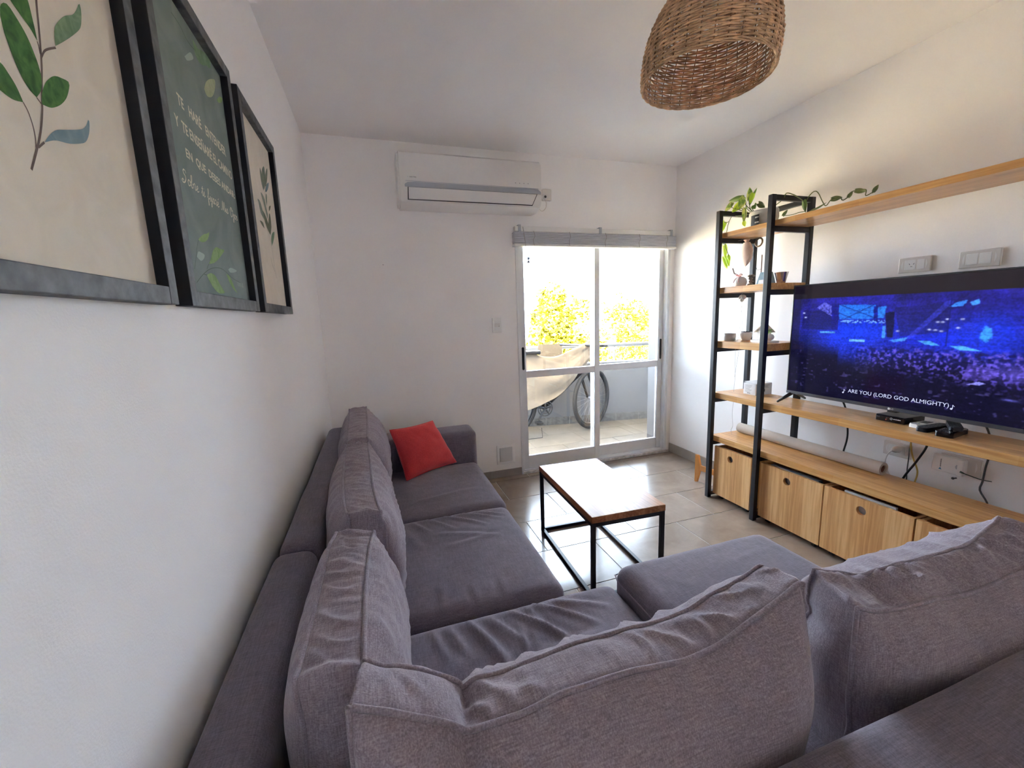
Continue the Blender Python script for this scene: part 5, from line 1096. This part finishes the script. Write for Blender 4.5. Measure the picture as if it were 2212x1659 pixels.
# ------------------------------------------------------------------ sectional sofa
sofa = thing('sectional_sofa', 'grey-mauve L-shaped fabric sofa along the left wall and across the front', 'sofa', (.6, -1.9, 0))
def soft_box(x0, x1, y0, y1, z0, z1, r, res=.025, fn=None, rz=None):
    def ax(a, b):
        n = max(3, int((b - a - 2 * r) / res)); e = [a, a + .12 * r, a + .32 * r, a + .62 * r]; return e + [a + r + (b - a - 2 * r) * i / n for i in range(n + 1)] + [b - .62 * r, b - .32 * r, b - .12 * r, b]
    X, Y, Z = ax(x0, x1), ax(y0, y1), ax(z0, z1); idx = {}; V = []; F = []
    def pid(i, j, k):
        if (i, j, k) in idx: return idx[(i, j, k)]
        p = Vector((X[i], Y[j], Z[k])); c = Vector((min(max(p.x, x0 + r), x1 - r), min(max(p.y, y0 + r), y1 - r), min(max(p.z, z0 + r), z1 - r))); dv = p - c
        if dv.length > 1e-9: p = c + dv.normalized() * r
        if fn: p = fn(p)
        idx[(i, j, k)] = len(V); V.append(p); return idx[(i, j, k)]
    a, b, c = len(X) - 1, len(Y) - 1, len(Z) - 1
    for i in range(a):
        for j in range(b):
            F.append((pid(i, j, c), pid(i + 1, j, c), pid(i + 1, j + 1, c), pid(i, j + 1, c))); F.append((pid(i, j, 0), pid(i, j + 1, 0), pid(i + 1, j + 1, 0), pid(i + 1, j, 0)))
    for i in range(a):
        for k in range(c):
            F.append((pid(i, 0, k), pid(i + 1, 0, k), pid(i + 1, 0, k + 1), pid(i, 0, k + 1))); F.append((pid(i, b, k), pid(i, b, k + 1), pid(i + 1, b, k + 1), pid(i + 1, b, k)))
    for j in range(b):
        for k in range(c):
            F.append((pid(0, j, k), pid(0, j, k + 1), pid(0, j + 1, k + 1), pid(0, j + 1, k))); F.append((pid(a, j, k), pid(a, j + 1, k), pid(a, j + 1, k + 1), pid(a, j, k + 1)))
    return MB().add(V, F)
def fold(x, y, x0, y0, ang, ln, wd, amp, bend=0.0):
    """one crease: a ridge of given length and width"""
    c, s = math.cos(ang), math.sin(ang); u = (x - x0) * c + (y - y0) * s; v = -(x - x0) * s + (y - y0) * c
    if u < -.04 or u > ln + .04: return 0
    v -= bend * u * (ln - u) * 4 / max(ln, .01); t = max(0, min(1, u / ln)); env = math.sin(math.pi * min(1, .08 + .92 * t)) ** .6 if 0 < t < 1 else 0
    return amp * env * (math.exp(-(v / wd) ** 2) - .6 * math.exp(-((v - wd * 1.5) / (wd * 1.1)) ** 2))
def seat_fn(x0, x1, y0, y1, z1, crown, folds, seed):
    def fn(p):
        u, v = (p.x - x0) / (x1 - x0), (p.y - y0) / (y1 - y0)
        if p.z > z1 - .07:
            w = min(1, (p.z - (z1 - .07)) / .05); e = max(0, 1 - (2 * u - 1) ** 4) * max(0, 1 - (2 * v - 1) ** 4)
            h = crown * e + .0025 * nz(p.x * 6, p.y * 6, seed) + .0012 * nz(p.x * 22, p.y * 22, seed + 5)
            for f in folds: h += 1.5 * fold(p.x, p.y, *f)
            p = Vector((p.x, p.y, p.z + h * w))
        return p
    return fn
def seat(x0, x1, y0, y1, z0, z1, r, crown, folds, seed, label=None):
    o = soft_box(x0, x1, y0, y1, z0, z1, r, .011, seat_fn(x0, x1, y0, y1, z1, crown, folds, seed)).build('seat', M['seat'], sofa, True)
    if label: o['label'] = label
    return o
P_ = math.pi
seat(.14, .955, -1.280, -.565, .17, .385, .045, .016, [(.5, -1.12, .2, .35, .02, .003)], 1)
seat(.14, .945, -2.020, -1.285, .17, .385, .045, .018,
     [(.45, -1.33, -1.1, .16, .012, .006), (.52, -1.325, -.95, .2, .012, .006, .02), (.60, -1.32, -.75, .26, .012, .007, .02), (.68, -1.315, -.6, .24, .012, .006), (.76, -1.33, -.5, .16, .010, .005), (.42, -1.42, -1.3, .2, .02, .004), (.55, -1.50, -.4, .3, .016, .004, .03), (.58, -1.62, .15, .26, .014, .003), (.5, -1.98, 1.45, .12, .012, .004), (.62, -1.99, 1.6, .1, .010, .004), (.72, -1.99, 1.5, .12, .012, .003)], 2, 'dark seat pad with creases at its far edge')
seat(.14, 1.112, -2.83, -2.035, .17, .388, .045, .016,
     [(.45, -2.07, -1.35, .14, .011, .006), (.50, -2.07, -1.3, .16, .010, .006), (.56, -2.065, -1.25, .26, .016, .011, .03), (.63, -2.07, -1.1, .2, .011, .006), (.70, -2.07, -.95, .26, .013, .010, .03), (.76, -2.07, -1.2, .14, .009, .005), (.79, -2.065, -.8, .24, .012, .008, .02), (.86, -2.08, -.5, .2, .014, .006, .02), (.56, -2.3, -.3, .2, .02, .005), (.75, -2.28, .1, .24, .014, .003), (.72, -2.16, -1.75, .2, .008, .009), (.52, -2.22, -2.2, .16, .02, .005)], 3, 'corner seat pad with several raised creases')
ch = seat(1.108, 1.80, -2.86, -2.045, .16, .455, .05, .012, [(1.5, -2.2, .12, .26, .012, .0015)], 4, 'plain chaise pad standing higher than the other seats')
# stitched seam along the chaise's left and far edges
sm_ = MB()
for off in (0, ):
    q = cr([(1.1085, -2.80, .408), (1.1075, -2.5, .409), (1.1075, -2.12, .410), (1.118, -2.063, .410), (1.16, -2.0455, .410), (1.5, -2.0445, .410), (1.75, -2.0445, .408)], 80); sm_.tube(q, .0022, 5)
sm_.build('seam', M['pipe'], ch, True)
def back_fn(seed, ax):
    def fn(p): return p + Vector((0.002 * nz(p.y * 5, p.x * 5, seed), 0.002 * nz(p.x * 4, p.y * 4, seed), .004 * nz(p.x * 3, p.y * 3, seed)))
    return fn
soft_box(.020, .145, -1.925, -.40, .05, .685, .04, .03, back_fn(1, 0)).build('backrest_frame', M['seat'], sofa, True)
soft_box(.014, .140, -3.02, -1.932, .05, .682, .04, .03, back_fn(2, 0)).build('backrest_frame', M['seat'], sofa, True)
soft_box(.142, 2.30, -3.03, -2.872, .05, .688, .035, .03, back_fn(3, 1)).build('backrest_frame', M['seat'], sofa, True)
soft_box(.03, .963, -.562, -.335, .05, .592, .035, .03, back_fn(4, 1)).build('armrest', M['seat'], sofa, True)
soft_box(.15, .92, -2.83, -.57, .04, .168, .02, .08).build('base', M['seat'], sofa, True)
soft_box(.925, 1.78, -2.86, -2.07, .04, .158, .02, .08).build('base', M['seat'], sofa, True)
for x, y in ((.08, -.40), (.9, -.45), (.08, -2.9), (.88, -1.4), (1.72, -2.12), (1.72, -2.95), (2.2, -2.95), (.9, -2.95)):
    MB().lathe([(0, 0), (.02, 0), (.026, .0495 if y < -2.87 or x < .15 or y > -.5 else .0395), (0, .0495 if y < -2.87 or x < .15 or y > -.5 else .0395)], (x, y, .0006), 14).build('leg', M['black'], sofa)

# ------------------------------------------------------------------ loose back cushions
def cushion(label, Bk, Fr, zb, nb, bb, bf, db, df, seed, wr=.006, amp=.004, name='back_cushion', endlean=(0, 0), valley=None):
    """boxed cushion: Bk, Fr = rear and front piped seams along the top; nb = horizontal direction towards the rear"""
    NU, NW, NV = 200, 14, 34
    Bp, Fp = cr(Bk, NU), cr(Fr, NU); nb = Vector(nb); ln = (Fp[-1] - Fp[0]).normalized()
    def env(u): return max(0, 1 - abs(2 * u - 1) ** 4.5) ** .65
    def ear(u): return .007 * math.exp(-((u if u < .5 else 1 - u) / .03) ** 2)
    V = MB(); rows = []; seamB = []; seamF = []
    for i in range(NU):
        u = i / (NU - 1); E = env(u); B, F = Bp[i].copy(), Fp[i].copy(); B.z += ear(u) + .003 * nz(u * 14, seed); F.z += ear(u) + .003 * nz(u * 14, seed + 3)
        le = ln * ((endlean[0] * (1 - u) ** 6) + endlean[1] * u ** 6)
        b0 = Vector((B.x, B.y, zb)) + nb * (db * (.35 + .65 * E)) + le; f0 = Vector((F.x, F.y, zb)) - nb * (df * (.35 + .65 * E)) + le
        row = []; s = u * (Fp[-1] - Fp[0]).length
        for k in range(NV, 0, -1):
            v = k / NV; g = math.sin(P_ * v ** .72) ** .8; p = B.lerp(b0, v) + nb * (bb * E * g)
            wv = 1.6 * amp * math.exp(-v * 5) * nz(s * 26, v * 3, seed) + amp * 1.7 * nz(s * 5, v * 5, seed + 9) * g
            if valley: p -= nb * (valley[2] * math.exp(-((u - valley[0] - .05 * v) / valley[1]) ** 2) * (1 - .5 * v))
            p += nb * wv; row.append(p)
        j0 = len(row)
        for k in range(NW + 1):
            w = k / NW; p = B.lerp(F, w); q = math.sin(P_ * w)
            rd = nz(s * 20 + .5 * math.sin(w * 3 + seed), w * 1.1 + s * 3, seed + 1); rd2 = nz(s * 60, w * 2, seed + 2)
            a = wr * (.75 + .8 * nz(s * 4, seed)); sh = (max(0, 1 - 2.6 * abs(rd)) ** 1.3); p.z += q ** .6 * (.006 + 2.1 * a * (sh - .22) + a * .8 * rd2)
            if valley: p.z -= .6 * valley[2] * q * math.exp(-((u - valley[0]) / (valley[1] * 1.2)) ** 2)
            row.append(p)
        j1 = len(row) - 1
        for k in range(1, NV + 1):
            v = k / NV; g = math.sin(P_ * v ** .72) ** .8; p = F.lerp(f0, v) - nb * (bf * E * g)
            wv = 1.1 * amp * math.exp(-v * 4) * nz(s * 26 - v * 3, v * 2, seed + 4) + amp * 1.8 * nz(s * 5 + v * 2, v * 5 - s * 3, seed + 11) * g
            cz = 1 - 2 * abs(nz(s * 9 - v * 6, v * 3 + s * 2, seed + 30)); wv += amp * 3.2 * max(0, cz - .5) * math.exp(-v * 2.0)
            wv += amp * 4.0 * max(0, .45 - abs(v - .75)) * max(0, 1 - 3 * abs(nz(s * 3.5, v * 9 + s * 4, seed + 20))) * E
            p -= nb * wv; row.append(p)
        rows.append(row); seamB.append(row[j0] + Vector((0, 0, .0012)) + nb * .0012); seamF.append(row[j1] + Vector((0, 0, .0012)) - nb * .0012)
    V.grid(rows); n = len(rows[0])
    # end strips between the two upright seams, and the underside
    for u, sg in ((0, -1), (NU - 1, 1)):
        R = rows[u]; G = []
        top = [R[j] for j in range(NV, NV + NW + 1)]
        for k in range(NV + 1):
            v = k / NV; a, c = (R[NV - k] if k <= NV else R[0]), R[NV + NW + k] if NV + NW + k < n else R[-1]
            row = []
            for j in range(NW + 1):
                w = j / NW; q = math.sin(P_ * w)
                p = (top[j] if k == 0 else a.lerp(c, w)) + ln * sg * q * math.sin(P_ * min(1, v * 1.1)) * (.016 + .004 * nz(v * 12, w * 2, seed + 7)) ; row.append(p)
            G.append(row)
        V.grid(G)
    V.grid([[rows[i][0].lerp(rows[i][-1], j / 8) for j in range(9)] for i in range(NU)])
    o = tag(V.build(name, M['cush'], None, True, merge=True), label, 'cushion', 'loose back cushions on the sofa')
    for seam, jj in ((seamB, 0), (seamF, 1)):
        A = [rows[0][k] for k in (range(0, NV) if jj == 0 else range(n - 1, NV + NW, -1))]; Z = [rows[-1][k] for k in (range(NV - 1, -1, -1) if jj == 0 else range(NV + NW + 1, n))]
        MB().tube(A + seam + Z, .0046, 8).build('piping', M['pipe'], o, True)
    return o
ZS = .386
cushion('far back cushion on the left wall side, beside the red pillow', [(.162, -.43, .79), (.178, -.85, .79), (.19, -1.20, .785)], [(.262, -.40, .79), (.275, -.78, .79), (.280, -1.16, .785)], ZS, (-1, 0, 0), .062, .085, .0, .055, 1, wr=.003, amp=.005)
cushion('middle back cushion on the left wall side, wrinkled along its top', [(.190, -1.262, .79), (.202, -1.568, .79), (.213, -1.789, .79), (.227, -1.932, .788), (.240, -2.005, .784)], [(.287, -1.275, .79), (.297, -1.523, .79), (.309, -1.791, .79), (.321, -1.939, .79), (.334, -2.03, .786)], ZS, (-1, 0, 0), .068, .065, .01, .045, 2, wr=.006, amp=.006)
cushion('nearest back cushion on the left wall side, in the sofa corner', [(.216, -2.09, .775), (.208, -2.16, .79), (.206, -2.25, .792), (.204, -2.37, .79), (.201, -2.477, .79), (.196, -2.598, .787)], [(.312, -2.12, .775), (.304, -2.211, .79), (.298, -2.33, .79), (.296, -2.42, .79), (.297, -2.49, .79), (.297, -2.605, .787)], ZS, (-1, 0, 0), .055, .065, .0, .035, 3, wr=.006, amp=.004)
cushion('wide back cushion across the front with a deep dent near its left end', [(.292, -2.765, .872), (.332, -2.765, .858), (.378, -2.765, .832), (.418, -2.765, .805), (.437, -2.765, .789), (.461, -2.765, .786), (.511, -2.765, .786), (.588, -2.765, .795), (.693, -2.765, .795), (.795, -2.765, .782), (.873, -2.765, .789), (.953, -2.765, .819), (1.035, -2.765, .850), (1.06, -2.765, .852)],
        [(.308, -2.675, .853), (.332, -2.675, .840), (.359, -2.675, .833), (.401, -2.675, .808), (.440, -2.675, .780), (.449, -2.675, .766), (.474, -2.675, .775), (.528, -2.675, .771), (.596, -2.675, .780), (.698, -2.675, .783), (.784, -2.675, .779), (.880, -2.675, .781), (.94, -2.675, .80), (1.052, -2.675, .825), (1.07, -2.675, .828)], ZS, (0, -1, 0), .10, .07, .03, .05, 4, wr=.005, amp=.007, valley=(.205, .028, .03))
cushion('right back cushion across the front, leaning back below the television', [(1.155, -2.80, .800), (1.255, -2.80, .778), (1.38, -2.80, .764), (1.50, -2.80, .748), (1.69, -2.80, .752), (1.80, -2.80, .765), (1.86, -2.80, .78)], [(1.212, -2.682, .79), (1.258, -2.70, .79), (1.293, -2.722, .788), (1.35, -2.722, .79), (1.46, -2.728, .79), (1.622, -2.730, .79), (1.76, -2.708, .792), (1.83, -2.70, .80)], .462, (0, -1, 0), .065, .11, .02, .09, 5, wr=.011, amp=.008)

# red scatter cushion leaning in the far corner
C00, C10, C11, C01 = Vector((.468, -.80, .405)), Vector((.806, -.585, .400)), Vector((.668, -.575, .695)), Vector((.398, -.64, .682))
nr = (C10 - C00).cross(C01 - C00).normalized(); 
if nr.y > 0: nr = -nr
def red(u, v, sg):
    p = (C00 * (1 - u) + C10 * u) * (1 - v) + (C01 * (1 - u) + C11 * u) * v; su_, sv = 2 * u - 1, 2 * v - 1
    pin = .010 * ((1 - su_ ** 2) * abs(sv) ** 3 * (1 if sv > 0 else -1)), .010 * ((1 - sv ** 2) * abs(su_) ** 3 * (1 if su_ > 0 else -1))
    p = p - (C01 - C00).normalized() * pin[0] - (C10 - C00).normalized() * pin[1]
    h = .075 * (max(0, 1 - su_ ** 2) ** .5) * (max(0, 1 - sv ** 2) ** .5); h += .008 * nz(u * 5, v * 5, 3) * (1 if h > .01 else 0) + .003 * math.exp(-((u - .25) ** 2 + (v - .62) ** 2) * 60) * math.sin(60 * (u + .6 * v))
    return p + nr * (h * sg + .004 * sg)
rp_ = MB()
for sg in (1, -1): rp_.grid([[red(i / 36, j / 36, sg) for j in range(37)] for i in range(37)])
ro = tag(rp_.build('scatter_cushion', M['red'], None, True), 'small red cushion leaning in the far corner of the sofa', 'cushion')
ed = [red(i / 24, 0, 0) for i in range(24)] + [red(1, i / 24, 0) for i in range(24)] + [red(1 - i / 24, 1, 0) for i in range(24)] + [red(0, 1 - i / 24, 0) for i in range(24)]
MB().tube(ed, .0052, 6, closed=True).build('seam', M['red'], ro, True)
